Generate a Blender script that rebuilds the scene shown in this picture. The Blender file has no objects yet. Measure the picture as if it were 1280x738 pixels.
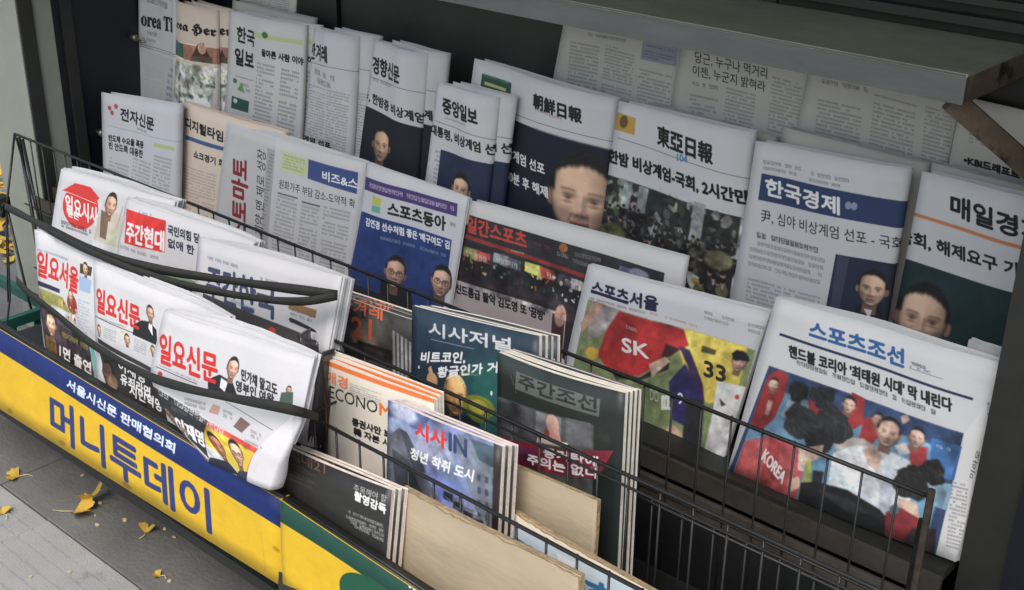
import bpy, math, random, time
_t0 = time.time()
import numpy as np
from mathutils import Vector, Matrix

S = bpy.context.scene
COL = S.collection
R_ = math.radians
PI = math.pi

# ------------------------------------------------------------------ camera
CAM_H = 1.35
cam_d = bpy.data.cameras.new('camera')
cam = bpy.data.objects.new('camera', cam_d); COL.objects.link(cam); S.camera = cam
cam_d.sensor_width = 36.0
cam_d.lens = 44.325
cam_d.clip_start = 0.02
cam_d.clip_end = 500
cam.matrix_world = Matrix(((0.7465394, -0.2837232, 0.6018139, 0.0),
                           (0.6651660, 0.2975123, -0.6848654, 0.0),
                           (0.0152651, 0.9115852, 0.4108277, CAM_H), (0, 0, 0, 1)))

# ------------------------------------------------------------------ light
SUN_EL, SUN_AZ = R_(55), R_(155)      # soft daylight from the street, front left of the stand
w = bpy.data.worlds.new('World'); S.world = w; w.use_nodes = True
nt = w.node_tree; nt.nodes.clear()
sky = nt.nodes.new('ShaderNodeTexSky'); sky.sky_type = 'NISHITA'; sky.sun_disc = False
sky.sun_elevation = SUN_EL; sky.sun_rotation = SUN_AZ; sky.air_density = 1.6; sky.dust_density = 3.5
bg = nt.nodes.new('ShaderNodeBackground'); bg.inputs[1].default_value = 0.15
wo = nt.nodes.new('ShaderNodeOutputWorld')
nt.links.new(sky.outputs[0], bg.inputs[0]); nt.links.new(bg.outputs[0], wo.inputs[0])
ld = bpy.data.lights.new('sun', 'SUN'); ld.energy = 1.5; ld.angle = R_(30); ld.color = (1.0, 0.97, 0.93)
lo = bpy.data.objects.new('sun', ld); COL.objects.link(lo)
sd = Vector((math.sin(SUN_AZ) * math.cos(SUN_EL), math.cos(SUN_AZ) * math.cos(SUN_EL), math.sin(SUN_EL)))
lo.rotation_euler = sd.to_track_quat('Z', 'Y').to_euler()
S.view_settings.view_transform = 'Standard'; S.view_settings.look = 'None'
S.view_settings.exposure = 0.33; S.view_settings.gamma = 1.0
S.cycles.max_bounces = 6; S.cycles.diffuse_bounces = 4; S.cycles.glossy_bounces = 3

# ------------------------------------------------------------------ materials
def lin(c):
    return tuple(((v / 255) / 12.92 if v / 255 <= .04045 else ((v / 255 + .055) / 1.055) ** 2.4) for v in c)

def mat(name, rgb, rough=.6, metal=0.0, var=.15, scale=20, bump=0.0, bscale=60, stretch=(1, 1, 1), rust=None, spec=.5, coat=0):
    m = bpy.data.materials.new(name); m.use_nodes = True
    n = m.node_tree.nodes; l = m.node_tree.links; b = n['Principled BSDF']
    tc = n.new('ShaderNodeTexCoord'); mp = n.new('ShaderNodeMapping'); mp.inputs['Scale'].default_value = stretch
    l.new(tc.outputs['Object'], mp.inputs[0])
    no = n.new('ShaderNodeTexNoise'); no.inputs['Scale'].default_value = scale; no.inputs['Detail'].default_value = 6
    no.inputs['Roughness'].default_value = .65
    l.new(mp.outputs[0], no.inputs['Vector'])
    cr = n.new('ShaderNodeValToRGB')
    cr.color_ramp.elements[0].position = .3; cr.color_ramp.elements[1].position = .7
    cr.color_ramp.elements[0].color = (*[max(0, c * (1 - var)) for c in rgb], 1)
    cr.color_ramp.elements[1].color = (*[min(1, c * (1 + var)) for c in rgb], 1)
    l.new(no.outputs[0], cr.inputs[0]); src = cr.outputs[0]
    if rust:
        n2 = n.new('ShaderNodeTexNoise'); n2.inputs['Scale'].default_value = rust[1]; n2.inputs['Detail'].default_value = 8
        n2.inputs['Roughness'].default_value = .7
        l.new(mp.outputs[0], n2.inputs['Vector'])
        r2 = n.new('ShaderNodeValToRGB'); r2.color_ramp.elements[0].position = rust[2]; r2.color_ramp.elements[1].position = rust[2] + .08
        l.new(n2.outputs[0], r2.inputs[0])
        mx = n.new('ShaderNodeMix'); mx.data_type = 'RGBA'
        l.new(r2.outputs[0], mx.inputs[0]); l.new(src, mx.inputs[6]); mx.inputs[7].default_value = (*rust[0], 1); src = mx.outputs[2]
    l.new(src, b.inputs['Base Color'])
    b.inputs['Roughness'].default_value = rough; b.inputs['Metallic'].default_value = metal
    b.inputs['Specular IOR Level'].default_value = spec; b.inputs['Coat Weight'].default_value = coat
    if bump:
        nb = n.new('ShaderNodeTexNoise'); nb.inputs['Scale'].default_value = bscale; nb.inputs['Detail'].default_value = 5
        l.new(mp.outputs[0], nb.inputs['Vector'])
        bp = n.new('ShaderNodeBump'); bp.inputs['Strength'].default_value = bump; bp.inputs['Distance'].default_value = .01
        l.new(nb.outputs[0], bp.inputs['Height']); l.new(bp.outputs[0], b.inputs['Normal'])
    return m

M = {}
M['newsprint'] = mat('newsprint', (.565, .575, .60), .85, var=.05, scale=40)
M['peach_newsprint'] = mat('peach newsprint', (.60, .49, .41), .85, var=.05, scale=40)
M['grey_newsprint'] = mat('grey newsprint', (.40, .40, .38), .85, var=.18, scale=60, stretch=(1, 1, 6))
M['page_edge'] = mat('magazine page edge', (.74, .70, .62), .7, var=.10, scale=90)
M['page_pink'] = mat('magazine page edge pink', (.72, .62, .57), .7, var=.16, scale=90)
M['black_wire'] = mat('black coated wire', (.012, .012, .013), .42, var=.4, scale=60, rust=((.06, .035, .02), 30, .66))
M['dark_wall'] = mat('dark painted panel', (.012, .014, .014), .55, var=.3, scale=6, bump=.1, bscale=30)
M['wall_green'] = mat('dark green panel', (.022, .027, .025), .5, var=.25, scale=5, bump=.1, bscale=40)
M['navy_wall'] = mat('dark navy panel', (.006, .008, .014), .5, var=.3, scale=5)
M['steel'] = mat('worn counter steel lit tone', (.34, .345, .26), .50, .15, var=.16, scale=9, bump=.08, bscale=60, stretch=(1, 2, 2), rust=((.30, .28, .22), 7, .58))  # counter top: worn steel, colour lightened to stand in for light on it
M['steel_front'] = mat('counter front steel', (.155, .165, .165), .5, .3, var=.16, scale=7, bump=.05, bscale=70, stretch=(1, 4, 4))
M['brace'] = mat('brown brace', (.22, .165, .12), .5, .2, var=.35, scale=14, bump=.2, bscale=50, rust=((.05, .03, .02), 12, .55))
M['post'] = mat('grey green post paint', (.27, .29, .255), .6, var=.12, scale=5, bump=.08, bscale=50, rust=((.17, .17, .155), 4, .6))
M['frame_dark'] = mat('dark frame paint', (.030, .031, .029), .5, .2, var=.25, scale=8, bump=.1, bscale=50, rust=((.06, .045, .03), 8, .63))
M['ledge'] = mat('brown grey ledge', (.060, .053, .046), .6, .1, var=.3, scale=12, bump=.15, bscale=60, rust=((.09, .07, .05), 20, .6))
M['black_band'] = mat('black elastic band', (.018, .019, .017), .75, var=.25, scale=50, bump=.3, bscale=400)
M['card'] = mat('cardboard', (.37, .305, .215), .85, var=.11, scale=5, bump=.15, bscale=40, stretch=(1, 1, 3), rust=((.40, .32, .22), 5, .62))
M['card_edge'] = mat('torn cardboard edge', (.36, .26, .15), .9, var=.35, scale=60, bump=.5, bscale=90)
M['card_brown'] = mat('brown cardboard', (.40, .30, .20), .85, var=.14, scale=10, bump=.12, bscale=30, rust=((.30, .21, .13), 7, .6))
M['rust_bar'] = mat('rusty bar', (.055, .042, .034), .7, .2, var=.4, scale=40, bump=.3, bscale=120, rust=((.14, .10, .08), 25, .6))
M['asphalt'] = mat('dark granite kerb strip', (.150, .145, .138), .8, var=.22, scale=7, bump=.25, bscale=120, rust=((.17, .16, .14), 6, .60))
M['paver'] = mat('concrete paver', (.34, .345, .335), .85, var=.10, scale=9, bump=.35, bscale=260, rust=((.24, .24, .23), 7, .63))
M['ground'] = mat('pale pavement', (.42, .43, .40), .85, var=.12, scale=3, bump=.2, bscale=80)
M['joint'] = mat('joint grit', (.07, .068, .062), .9, var=.3, scale=30)
M['leaf'] = mat('yellow ginkgo leaf', (.62, .40, .06), .65, var=.25, scale=30, bump=.2, bscale=80, rust=((.35, .20, .05), 40, .66))
M['leaf_pale'] = mat('pale leaf bits', (.62, .52, .30), .7, var=.25, scale=40)
M['crate_green'] = mat('dark green plastic crate', (.012, .085, .065), .45, var=.15, scale=12)
M['plastic'] = mat('dark plastic sheet', (.045, .043, .045), .28, var=.3, scale=10, bump=.3, bscale=25)
M['board_metal'] = mat('sign sheet metal', (.62, .44, .035), .4, 0, var=.06, scale=8)
M['steel_knob'] = mat('dull brass knob', (.25, .24, .19), .4, .8, var=.2, scale=30)
M['tape'] = mat('clear tape', (.55, .55, .52), .2, var=.1)
M['back_cover'] = mat('magazine back cover', (.12, .12, .13), .35, var=.3)
M['roof'] = mat('shade roof panel', (.10, .105, .10), .6, var=.2, scale=4)
M['orange_edge'] = mat('orange page edge', (.55, .22, .08), .6, var=.3, scale=50)

SHEETS = {
 'D0': [((-2.302,1.7,0.8359),(-2.1064,1.7,0.8334)), ((-2.3035,1.695,0.7683),(-2.1191,1.695,0.7685))],
 'D1': [((-1.3783,1.7,0.9124),(-1.135,1.7,0.9092)), ((-1.402,1.69,0.7545),(-1.1457,1.69,0.7603))],
 'D2': [((-1.1322,1.698,0.91),(-0.9021,1.698,0.8957)), ((-1.1443,1.688,0.761),(-0.9082,1.688,0.7588))],
 'D3': [((-0.9013,1.696,0.8987),(-0.6658,1.696,0.8926)), ((-0.91,1.686,0.7717),(-0.6672,1.686,0.7719))],
 'D4': [((-0.6639,1.694,0.8933),(-0.5235,1.694,0.888)), ((-0.6646,1.684,0.7694),(-0.5177,1.684,0.7662))],
 'C0': [((-2.5319,1.6,0.8832),(-2.3925,1.6,0.8791)), ((-2.5622,1.5697,0.5277),(-2.4161,1.5697,0.5192))],
 'C1': [((-2.4214,1.61,0.7895),(-2.2726,1.61,0.7867)), ((-2.4151,1.5647,0.5087),(-2.2484,1.5647,0.5058))],
 'C2': [((-2.2379,1.62,0.7904),(-1.99,1.62,0.7964)), ((-2.2478,1.5794,0.5115),(-1.9851,1.5794,0.5113))],
 'C3': [((-1.9482,1.61,0.8013),(-1.8208,1.61,0.8027)), ((-1.959,1.5669,0.5209),(-1.8155,1.5669,0.5198))],
 'C4': [((-1.7623,1.6,0.8076),(-1.6213,1.6,0.8042)), ((-1.78,1.5547,0.5237),(-1.6167,1.5547,0.5259))],
 'C5': [((-1.5414,1.55,0.7763),(-1.4021,1.55,0.7759)), ((-1.5559,1.5117,0.531),(-1.4022,1.5117,0.5275))],
 'C6': [((-1.5108,1.61,0.8142),(-1.197,1.61,0.8013)), ((-1.5253,1.568,0.5222),(-1.1872,1.568,0.5301))],
 'C7': [((-1.1798,1.6,0.804),(-0.9318,1.6,0.8048)), ((-1.1877,1.5617,0.519),(-0.9163,1.5617,0.5256))],
 'C8': [((-0.9191,1.59,0.7962),(-0.6791,1.59,0.8089)), ((-0.9185,1.5486,0.509),(-0.6656,1.5486,0.5325))],
 'C9': [((-0.6637,1.6,0.8066),(-0.4347,1.6,0.8101)), ((-0.6612,1.5559,0.5169),(-0.4099,1.5559,0.5379))],
 'X1': [((-1.1739,1.645,0.7936),(-0.9213,1.645,0.7885)), ((-1.1516,1.6138,0.5069),(-0.9027,1.6138,0.5102))],
 'X2': [((-0.9043,1.64,0.8107),(-0.6751,1.64,0.8048)), ((-0.8829,1.6031,0.5203),(-0.6444,1.6031,0.5325))],
 'X3': [((-0.6687,1.64,0.8086),(-0.4878,1.64,0.8046)), ((-0.6452,1.6022,0.5244),(-0.4607,1.6022,0.5261))],
 'X4': [((-2.2748,1.655,0.8024),(-2.004,1.655,0.802)), ((-2.3063,1.632,0.5202),(-2.0271,1.632,0.5187))],
 'X5': [((-0.4994,1.42,0.6706),(-0.4472,1.42,0.6701)), ((-0.497,1.3926,0.4726),(-0.4419,1.3926,0.472))],
 'B1': [((-2.4632,1.43,0.6059),(-2.1776,1.43,0.6336)), ((-2.4604,1.396,0.3485),(-2.1848,1.396,0.3515))],
 'B2': [((-2.2016,1.46,0.6297),(-1.8702,1.46,0.6349)), ((-2.228,1.426,0.3501),(-1.8787,1.426,0.3762))],
 'B3': [((-2.0422,1.45,0.6203),(-1.6303,1.45,0.6301)), ((-2.0872,1.4181,0.3453),(-1.6585,1.4181,0.37))],
 'B4': [((-1.6259,1.45,0.6326),(-1.3743,1.45,0.6287)), ((-1.6646,1.4156,0.3595),(-1.3984,1.4156,0.3661))],
 'B5': [((-1.3838,1.46,0.6209),(-0.9421,1.46,0.6411)), ((-1.4125,1.4193,0.3442),(-0.936,1.4193,0.3815))],
 'B6': [((-1.0794,1.4,0.6078),(-0.7633,1.4,0.6281)), ((-1.1107,1.3702,0.3465),(-0.8002,1.3702,0.3671))],
 'B7': [((-0.7472,1.385,0.6631),(-0.4375,1.385,0.6726)), ((-0.7738,1.345,0.3966),(-0.4398,1.345,0.4074))],
 'A4': [((-2.1215,1.13,0.5812),(-1.7527,1.13,0.6101)), ((-2.1942,1.0884,0.3271),(-1.8256,1.0884,0.3584))],
 'A5': [((-1.8635,1.1,0.595),(-1.5013,1.1,0.6137)), ((-1.9047,1.0479,0.3313),(-1.5314,1.0479,0.3731))],
 'A6': [((-1.6067,1.07,0.6027),(-1.2367,1.05,0.6504)), ((-1.5162,0.954,0.3889),(-1.2044,0.9533,0.4326))],
 'A1': [((-1.8782,0.935,0.5794),(-1.5388,0.935,0.5995)), ((-1.8339,0.8939,0.326),(-1.4964,0.8939,0.3667))],
 'A2': [((-1.6502,0.91,0.5944),(-1.3156,0.91,0.6094)), ((-1.6355,0.8735,0.3406),(-1.3029,0.8735,0.3801))],
 'A3': [((-1.4224,0.88,0.5967),(-1.0976,0.88,0.6356)), ((-1.445,0.862,0.4941),(-1.0955,0.85,0.5559)), ((-1.4088,0.852,0.457),(-1.1141,0.836,0.5058)), ((-1.2945,0.846,0.4151),(-1.1406,0.832,0.4459))],
 'M1': [((-1.1725,0.885,0.4765),(-0.9672,0.885,0.499)), ((-1.1562,0.8371,0.2294),(-0.957,0.8371,0.2255))],
 'M2': [((-1.2077,0.985,0.5601),(-0.9932,0.985,0.5752)), ((-1.1464,0.9289,0.2855),(-0.9369,0.9289,0.3341))],
 'M3': [((-1.0464,0.955,0.5662),(-0.8503,0.955,0.5786)), ((-1.0117,0.9071,0.317),(-0.821,0.9071,0.3004))],
 'M4': [((-1.3313,1.118,0.5734),(-1.0989,1.118,0.5886)), ((-1.28,1.0675,0.3108),(-1.0628,1.0675,0.3282))],
 'M5': [((-1.135,1.085,0.627),(-0.9071,1.085,0.6577)), ((-1.0955,1.0349,0.3529),(-0.8607,1.0349,0.4083))],
 'M6': [((-0.9451,1.05,0.635),(-0.7458,1.05,0.651)), ((-0.9288,1.0326,0.3736),(-0.7291,1.0326,0.3632))],
 'K1': [((-0.9743,0.905,0.4898),(-0.6923,0.905,0.4985)), ((-0.9503,0.8752,0.2547),(-0.6618,0.8752,0.3632))],
 'K2': [((-0.9821,0.998,0.5207),(-0.7404,0.998,0.5306)), ((-0.9605,0.9742,0.3157),(-0.7256,0.9742,0.3402))],
 'K3': [((-0.8421,0.965,0.4857),(-0.5956,0.965,0.4722)), ((-0.815,0.9394,0.2723),(-0.5644,0.9394,0.3139))],
 'SL': [((-2.0415,0.85,0.4265),(-1.1459,0.85,0.4214)), ((-2.1031,0.85,0.2499),(-1.1528,0.85,0.2764))],
 'SR': [((-1.1432,0.848,0.4235),(-0.8363,0.848,0.4074)), ((-1.15,0.848,0.2789),(-0.8374,0.848,0.2688))],
}
PRINT = {
 'D0': [
  ('B',(0.0884,0.2953),(0.938,0.2889),(0.0585,0.8731),(108,110,118),7,2),
 ],
 'D1': [
  ('B',(0.0911,0.3508),(0.3605,0.3512),(0.128,0.8897),(108,110,118),11,1),
  ('B',(0.3902,0.3164),(0.6641,0.3305),(0.4235,0.8519),(108,110,118),12,1),
  ('P',(150,158,178),[(0.6919,0.19),(0.9798,0.1973),(0.9865,0.4073),(0.7,0.4007)]),
  ('B',(0.7093,0.2205),(0.9778,0.233),(0.7182,0.3777),(70,80,110),4,1),
  ('B',(0.7049,0.4888),(0.9796,0.5074),(0.7293,0.9365),(108,110,118),9,1),
  ('S',(0.2292,0.2699),(0.5529,0.2546),(0.2241,0.2356),(95,95,100),1),
 ],
 'D2': [
  ('T', '당근, 누구나 먹거리', (0.1308, 0.3141), (0.7054, 0.292), (0.1155, 0.1871), (22, 22, 26), 0),
  ('T', '이젠, 누군지 밝혀라', (0.13, 0.4566), (0.7113, 0.4334), (0.1157, 0.337), (22, 22, 26), 0),
  ('S',(0.1438,0.5592),(0.3518,0.5395),(0.138,0.5164),(95,95,100),1),
  ('B',(0.135,0.6433),(0.3766,0.6299),(0.1606,1.0918),(108,110,118),8,1),
  ('B',(0.4078,0.4742),(0.6604,0.4707),(0.4336,0.9198),(108,110,118),9,1),
  ('B',(0.7399,0.2254),(0.9819,0.2294),(0.7759,0.8465),(108,110,118),12,1),
 ],
 'D3': [
  ('S',(0.1065,0.2092),(0.4202,0.2008),(0.0995,0.1542),(95,95,100),1),
  ('B',(0.1005,0.3856),(0.4268,0.3899),(0.15,1.1577),(108,110,118),13,1),
  ('B',(0.4613,0.1843),(0.7619,0.2033),(0.5105,0.9892),(108,110,118),14,1),
  ('B',(0.8008,0.1869),(0.9831,0.2035),(0.8439,0.9365),(108,110,118),13,1),
 ],
 'D4': [
  ('T','•KBI드래프트',(0.1488,0.7386),(0.6995,0.7477),(0.135,0.6496),(22,22,26),1),
  ('B',(0.1412,0.3711),(0.833,0.3825),(0.1519,0.4967),(108,110,118),3,1),
 ],
 'C0': [
  ('T', '𝐨𝐫𝐞𝐚 𝐓𝐢', (0.0546, 0.4678), (0.9023, 0.4457), (0.0563, 0.3809), (22, 22, 26), 1),
  ('S',(0.0581,0.519),(0.4547,0.512),(0.0563,0.4934),(95,95,100),1),
  ('S',(0.0608,0.5601),(0.4136,0.551),(0.0598,0.5446),(95,95,100),1),
  ('L',(0.0181,0.5896),(1.0164,0.5753),0.0012,(95,95,100)),
  ('L',(0.0192,0.6051),(1.0173,0.5902),0.0008,(95,95,100)),
  ('P',(185,190,200),[(0.0205,0.6259),(0.9766,0.6138),(1.0144,1.2298),(0.062,1.2672)]),
  ('B',(0.7882,0.6608),(1.0004,0.6569),(0.6887,0.9544),(95,95,100),6,1),
  ('B',(0.1154,0.7116),(0.7262,0.697),(0.0219,0.9869),(165,168,175),12,1),
  ('S',(0.1696,0.1969),(0.8649,0.1992),(0.1668,0.1574),(95,95,100),3),
 ],
 'C1': [
  ('T', '𝖔𝖗𝖊𝖆 𝕳𝖊𝖗', (0.0405, 0.2297), (0.981, 0.2142), (0.0385, 0.1437), (22, 22, 26), 1),
  ('P',(45,95,75),[(0.0273,0.3052),(0.3779,0.3082),(0.3839,0.418),(0.0369,0.4162)]),
  ('P',(60,90,150),[(0.0273,0.3052),(0.2229,0.3048),(0.2263,0.3538),(0.0321,0.3606)]),
  ('P',(165,105,80),[(0.3779,0.3082),(0.9996,0.2837),(0.9996,0.4032),(0.3842,0.4241)]),
  ('P',(70,45,35),[(0.663,0.2865),(0.7756,0.2636),(0.8891,0.3725),(0.9262,0.4048),(0.498,0.4247)]),
  ('E',(0.739,0.3093),0.0752,0.0421,(205,150,120),0),
  ('P',(95,75,55),[(0.5341,0.3843),(0.9259,0.3568),(0.9262,0.4048),(0.498,0.4247)]),
  ('P',(196,194,190),[(0.0213,0.4616),(0.9996,0.4331),(0.9995,0.8577),(0.0573,0.9008)]),
  ('C',(0.1811,0.5323),(0.9633,0.5092),(0.0751,0.8283),[(70,90,70),(110,125,105),(60,75,85),(160,165,160)],60,0.01,3),
  ('L',(0.0395,0.4472),(0.9996,0.4092),0.0015,(215,200,190)),
  ('Z',(0.1811,0.5323),(0.9633,0.5092),(0.0867,0.7951),0.0015),
  ('N',(0.0273,0.3052),(0.9996,0.2837),(-0.0247,0.4476),0.12,0.0003),
  ('N',(0.0213,0.4616),(0.9996,0.4331),(-0.1384,0.9254),0.3,0.0006),
 ],
 'C2': [
  ('T','한국',(0.1257,0.2195),(0.4091,0.2246),(0.1172,0.1066),(22,22,26),1),
  ('T','일보',(0.1116,0.3911),(0.4046,0.3909),(0.1026,0.2708),(22,22,26),1),
  ('P',(185,205,140),[(0.3979,0.1147),(0.9788,0.1075),(0.9815,0.1406),(0.4014,0.1493)]),
  ('E',(0.5684,0.1174),0.0418,0.0229,(60,120,50),0),
  ('T', '을마른 사람 이야', (0.5308, 0.273), (0.993, 0.279), (0.5277, 0.221), (22, 22, 26), 1),
  ('B',(0.4612,0.3178),(0.7123,0.3178),(0.4218,0.8347),(95,95,100),15,1),
  ('B',(0.7641,0.3221),(0.977,0.3263),(0.7217,0.8267),(95,95,100),14,1),
  ('E',(0.1254,0.5175),0.0328,0.0183,(40,120,80),0),
  ('P',(90,170,110),[(0.1649,0.5789),(0.2348,0.5188),(0.296,0.5882)]),
  ('S',(0.2046,0.5419),(0.3768,0.5389),(0.2021,0.5178),(95,95,100),2),
  ('P',(36,92,64),[(0.0947,0.6398),(0.3653,0.6375),(0.3632,0.7231),(0.0938,0.7334)]),
  ('E',(0.1525,0.6673),0.0326,0.0184,(200,220,205),0),
  ('B',(0.1202,0.4692),(0.4332,0.4641),(0.1189,0.4878),(95,95,100),1,1),
  ('B',(0.0465,0.8047),(0.9753,0.7968),(0.0262,1.1276),(108,110,118),7,3),
 ],
 'C3': [
  ('T','한겨레',(-0.0621,0.2238),(0.4733,0.2165),(-0.09,0.1127),(22,22,26),1),
  ('L',(0.0016,0.2472),(1.0147,0.2347),0.001,(95,95,100)),
  ('S',(0.1339,0.316),(0.6477,0.3353),(0.1225,0.2774),(95,95,100),2),
  ('B',(0.0092,0.3948),(0.9601,0.3913),(-0.0029,0.9812),(108,110,118),24,2),
  ('T', '계엄 선포', (0.0039, 0.8141), (0.6178, 0.8052), (-0.0051, 0.7738), (22, 22, 26), 1),
 ],
 'C4': [
  ('T','경향신문',(0.0489,0.213),(0.6668,0.2252),(0.015,0.1043),(22,22,26),1),
  ('L',(0.0141,0.2432),(1.0348,0.2553),0.001,(95,95,100)),
  ('S',(0.0677,0.2647),(0.4891,0.2699),(0.0602,0.244),(90,110,150),1),
  ('T', '尹, 한밤중 비상계엄', (-0.0937, 0.4057), (1.0262, 0.456), (-0.1154, 0.3372), (22, 22, 26), 1),
  ('P',(24,30,48),[(-0.02,0.4415),(1.0186,0.4833),(1.061,1.2335),(0.0069,1.2143)]),
  ('F',(0.4046,0.662),0.2658,{'skin':(205,160,125)}),
  ('N',(-0.02,0.4415),(1.0186,0.4833),(-0.0496,1.0605),0.04,0.0002),
 ],
 'C5': [
  ('T','중앙일보',(0.1676,0.2008),(0.7967,0.2164),(0.1371,0.0945),(22,22,26),1),
  ('L',(0.0525,0.273),(1.0273,0.2936),0.001,(95,95,100)),
  ('S',(0.1939,0.2382),(0.644,0.2406),(0.1902,0.227),(95,95,100),1),
  ('T', '대통령, 비상계엄 선', (0.0047, 0.3793), (1.0306, 0.4045), (-0.017, 0.3051), (22, 22, 26), 1),
  ('P',(28,46,84),[(0.199,0.4656),(1.0198,0.462),(1.0278,0.9981),(0.1842,1.0278)]),
  ('B',(0.1051,0.4726),(0.2008,0.4713),(0.1366,0.8281),(108,110,118),9,1),
  ('F',(0.628,0.691),0.247,{'skin':(215,165,135)}),
  ('N',(0.199,0.4656),(1.0198,0.462),(0.1867,0.9477),0.04,0.0002),
 ],
 'C6': [
  ('P',(36,86,60),[(0.0686,0.0764),(0.3029,0.0794),(0.3091,0.1555),(0.0696,0.1541)]),
  ('P',(190,190,120),[(0.0942,0.119),(0.2627,0.1229),(0.2657,0.1416),(0.0973,0.1378)]),
  ('S',(0.0827,0.0876),(0.2817,0.0941),(0.0795,0.069),(120,160,130),1),
  ('T','朝鮮日報',(0.5133,0.1731),(0.8341,0.1871),(0.5028,0.0886),(22,22,26),1),
  ('L',(0.0177,0.2448),(1.0057,0.2566),0.001,(95,95,100)),
  ('S',(0.5263,0.1844),(0.7169,0.1985),(0.5242,0.1703),(150,90,95),1),
  ('P',(20,28,50),[(-0.0019,0.2742),(1.0014,0.3062),(0.9829,1.0692),(-0.0164,1.1571)]),
  ('P',(26,44,80),[(0.1473,0.2928),(0.3815,0.2843),(0.4332,1.0294),(0.2014,1.017)]),
  ('T', '비상계엄 선포', (0.2845, 0.5225), (0.6397, 0.5532), (0.2757, 0.4547), (232, 232, 235), 1),
  ('T', '150분 후 해제', (0.3345, 0.6609), (0.669, 0.6905), (0.3258, 0.5923), (232, 232, 235), 1),
  ('F',(0.8652,0.6395),0.5936,{'skin':(214,168,140)}),
  ('N',(-0.0019,0.2742),(1.0014,0.3062),(-0.0122,0.9915),0.035,0.0003),
 ],
 'C7': [
  ('P',(205,150,50),[(-0.0186,0.0624),(0.1511,0.0744),(0.1581,0.1687),(-0.0097,0.1619)]),
  ('E',(0.0625,0.1079),0.0314,0.0361,(110,80,30),0.3),
  ('T','東亞日報',(0.348,0.1841),(0.7802,0.2139),(0.3303,0.0793),(22,22,26),1),
  ('T','104',(0.522,0.2414),(0.5988,0.2401),(0.516,0.2023),(80,140,200),1),
  ('L',(0.032,0.2052),(1.0169,0.2545),0.001,(95,95,100)),
  ('T', '한밤 비상계엄-국회, 2시간만', (-0.0065, 0.3568), (1.0164, 0.3986), (-0.0207, 0.2799), (22, 22, 26), 1),
  ('P',(38,42,42),[(-0.0239,0.4262),(0.9827,0.4677),(0.9656,1.1462),(-0.0189,1.1739)]),
  ('C',(-0.022,0.4353),(0.984,0.4763),(-0.0199,0.7227),[(30,34,34),(70,74,72),(120,124,120),(48,60,55),(150,152,155)],120,0.016,7),
  ('P',(140,148,155),[(0.1312,0.4376),(0.1941,0.4389),(0.1875,0.5955),(0.1241,0.5901)]),
  ('P',(120,128,135),[(0.2444,0.4426),(0.3188,0.4459),(0.3107,0.597),(0.2367,0.5943)]),
  ('P',(158,162,168),[(0.6791,0.4348),(0.7658,0.4389),(0.7536,0.6455),(0.6738,0.6456)]),
  ('H',(-0.0047,0.5794),(0.9818,0.6104),(-0.001,1.1591),9,0.022,8,[(28,30,32),(36,42,40),(60,64,60),(24,26,30),(44,50,54),(70,66,50)]),
  ('E',(0.089,0.7611),0.1039,0.0615,(112,114,62),0.35),
  ('E',(0.8785,0.73),0.0874,0.0534,(118,120,78),0.35),
  ('H',(-0.0426,0.8306),(0.9699,0.8305),(-0.0403,1.129),3,0.034,9,[(24,26,28),(34,36,34),(100,102,60),(30,34,40)]),
  ('P',(170,178,182),[(0.669,0.8275),(0.7747,0.8523),(0.7318,0.938),(0.703,0.8984)]),
  ('E',(0.7505,0.877),0.0277,0.0182,(170,130,50),0.4),
  ('N',(-0.0239,0.4262),(0.994,0.4696),(-0.0187,1.1587),0.24,0.0008),
 ],
 'C8': [
  ('S',(0.0711,0.1114),(0.3459,0.1092),(0.0664,0.0911),(95,95,100),1),
  ('S',(0.0776,0.1398),(0.3147,0.1387),(0.0739,0.1235),(95,95,100),1),
  ('S',(0.4177,0.1193),(0.6726,0.1179),(0.4134,0.0994),(95,95,100),1),
  ('S',(0.4084,0.1496),(0.6231,0.15),(0.4049,0.1336),(95,95,100),1),
  ('P',(36,60,112),[(0.0713,0.1617),(1.0094,0.166),(1.0171,0.302),(0.0748,0.301)]),
  ('T','한국경제',(0.1181,0.2688),(0.6417,0.2869),(0.101,0.1826),(232,232,235),1),
  ('E',(0.6861,0.2303),0.0199,0.0202,(130,150,190),0),
  ('E',(0.7213,0.2287),0.0197,0.0203,(130,150,190),0),
  ('T', '尹, 심야 비상계엄 선포 - 국회', (0.1171, 0.4142), (1.0295, 0.414), (0.104, 0.3477), (22, 22, 26), 0),
  ('S',(0.0741,0.4991),(0.5524,0.5031),(0.0676,0.4698),(22,22,26),1),
  ('S',(0.0716,0.5387),(0.6026,0.545),(0.0669,0.5177),(108,110,118),1),
  ('S',(0.0745,0.5775),(0.6002,0.5837),(0.0699,0.5564),(108,110,118),1),
  ('S',(0.0775,0.6164),(0.5979,0.6226),(0.0728,0.5953),(108,110,118),1),
  ('S',(0.0804,0.6555),(0.5955,0.6616),(0.0757,0.6343),(108,110,118),1),
  ('B',(0.0934,0.715),(0.623,0.7208),(0.124,1.0687),(108,110,118),13,2),
  ('P',(34,42,74),[(0.6579,0.4887),(1.0047,0.4843),(0.9978,0.9021),(0.6466,0.8895)]),
  ('P',(60,66,98),[(0.6686,0.491),(0.7397,0.4909),(0.725,0.8734),(0.6745,0.8751)]),
  ('P',(26,28,42),[(0.8072,0.779),(0.8534,0.7101),(0.9651,0.6795),(0.9978,0.9021),(0.7857,0.9258)]),
  ('F',(0.8968,0.6297),0.2116,{'skin':(214,170,145)}),
  ('P',(225,225,228),[(0.8693,0.7409),(0.9182,0.7396),(0.9088,0.7925)]),
 ],
 'C9': [
  ('T','매일경제',(0.223,0.1712),(0.7902,0.2007),(0.201,0.0757),(22,22,26),1),
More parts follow.
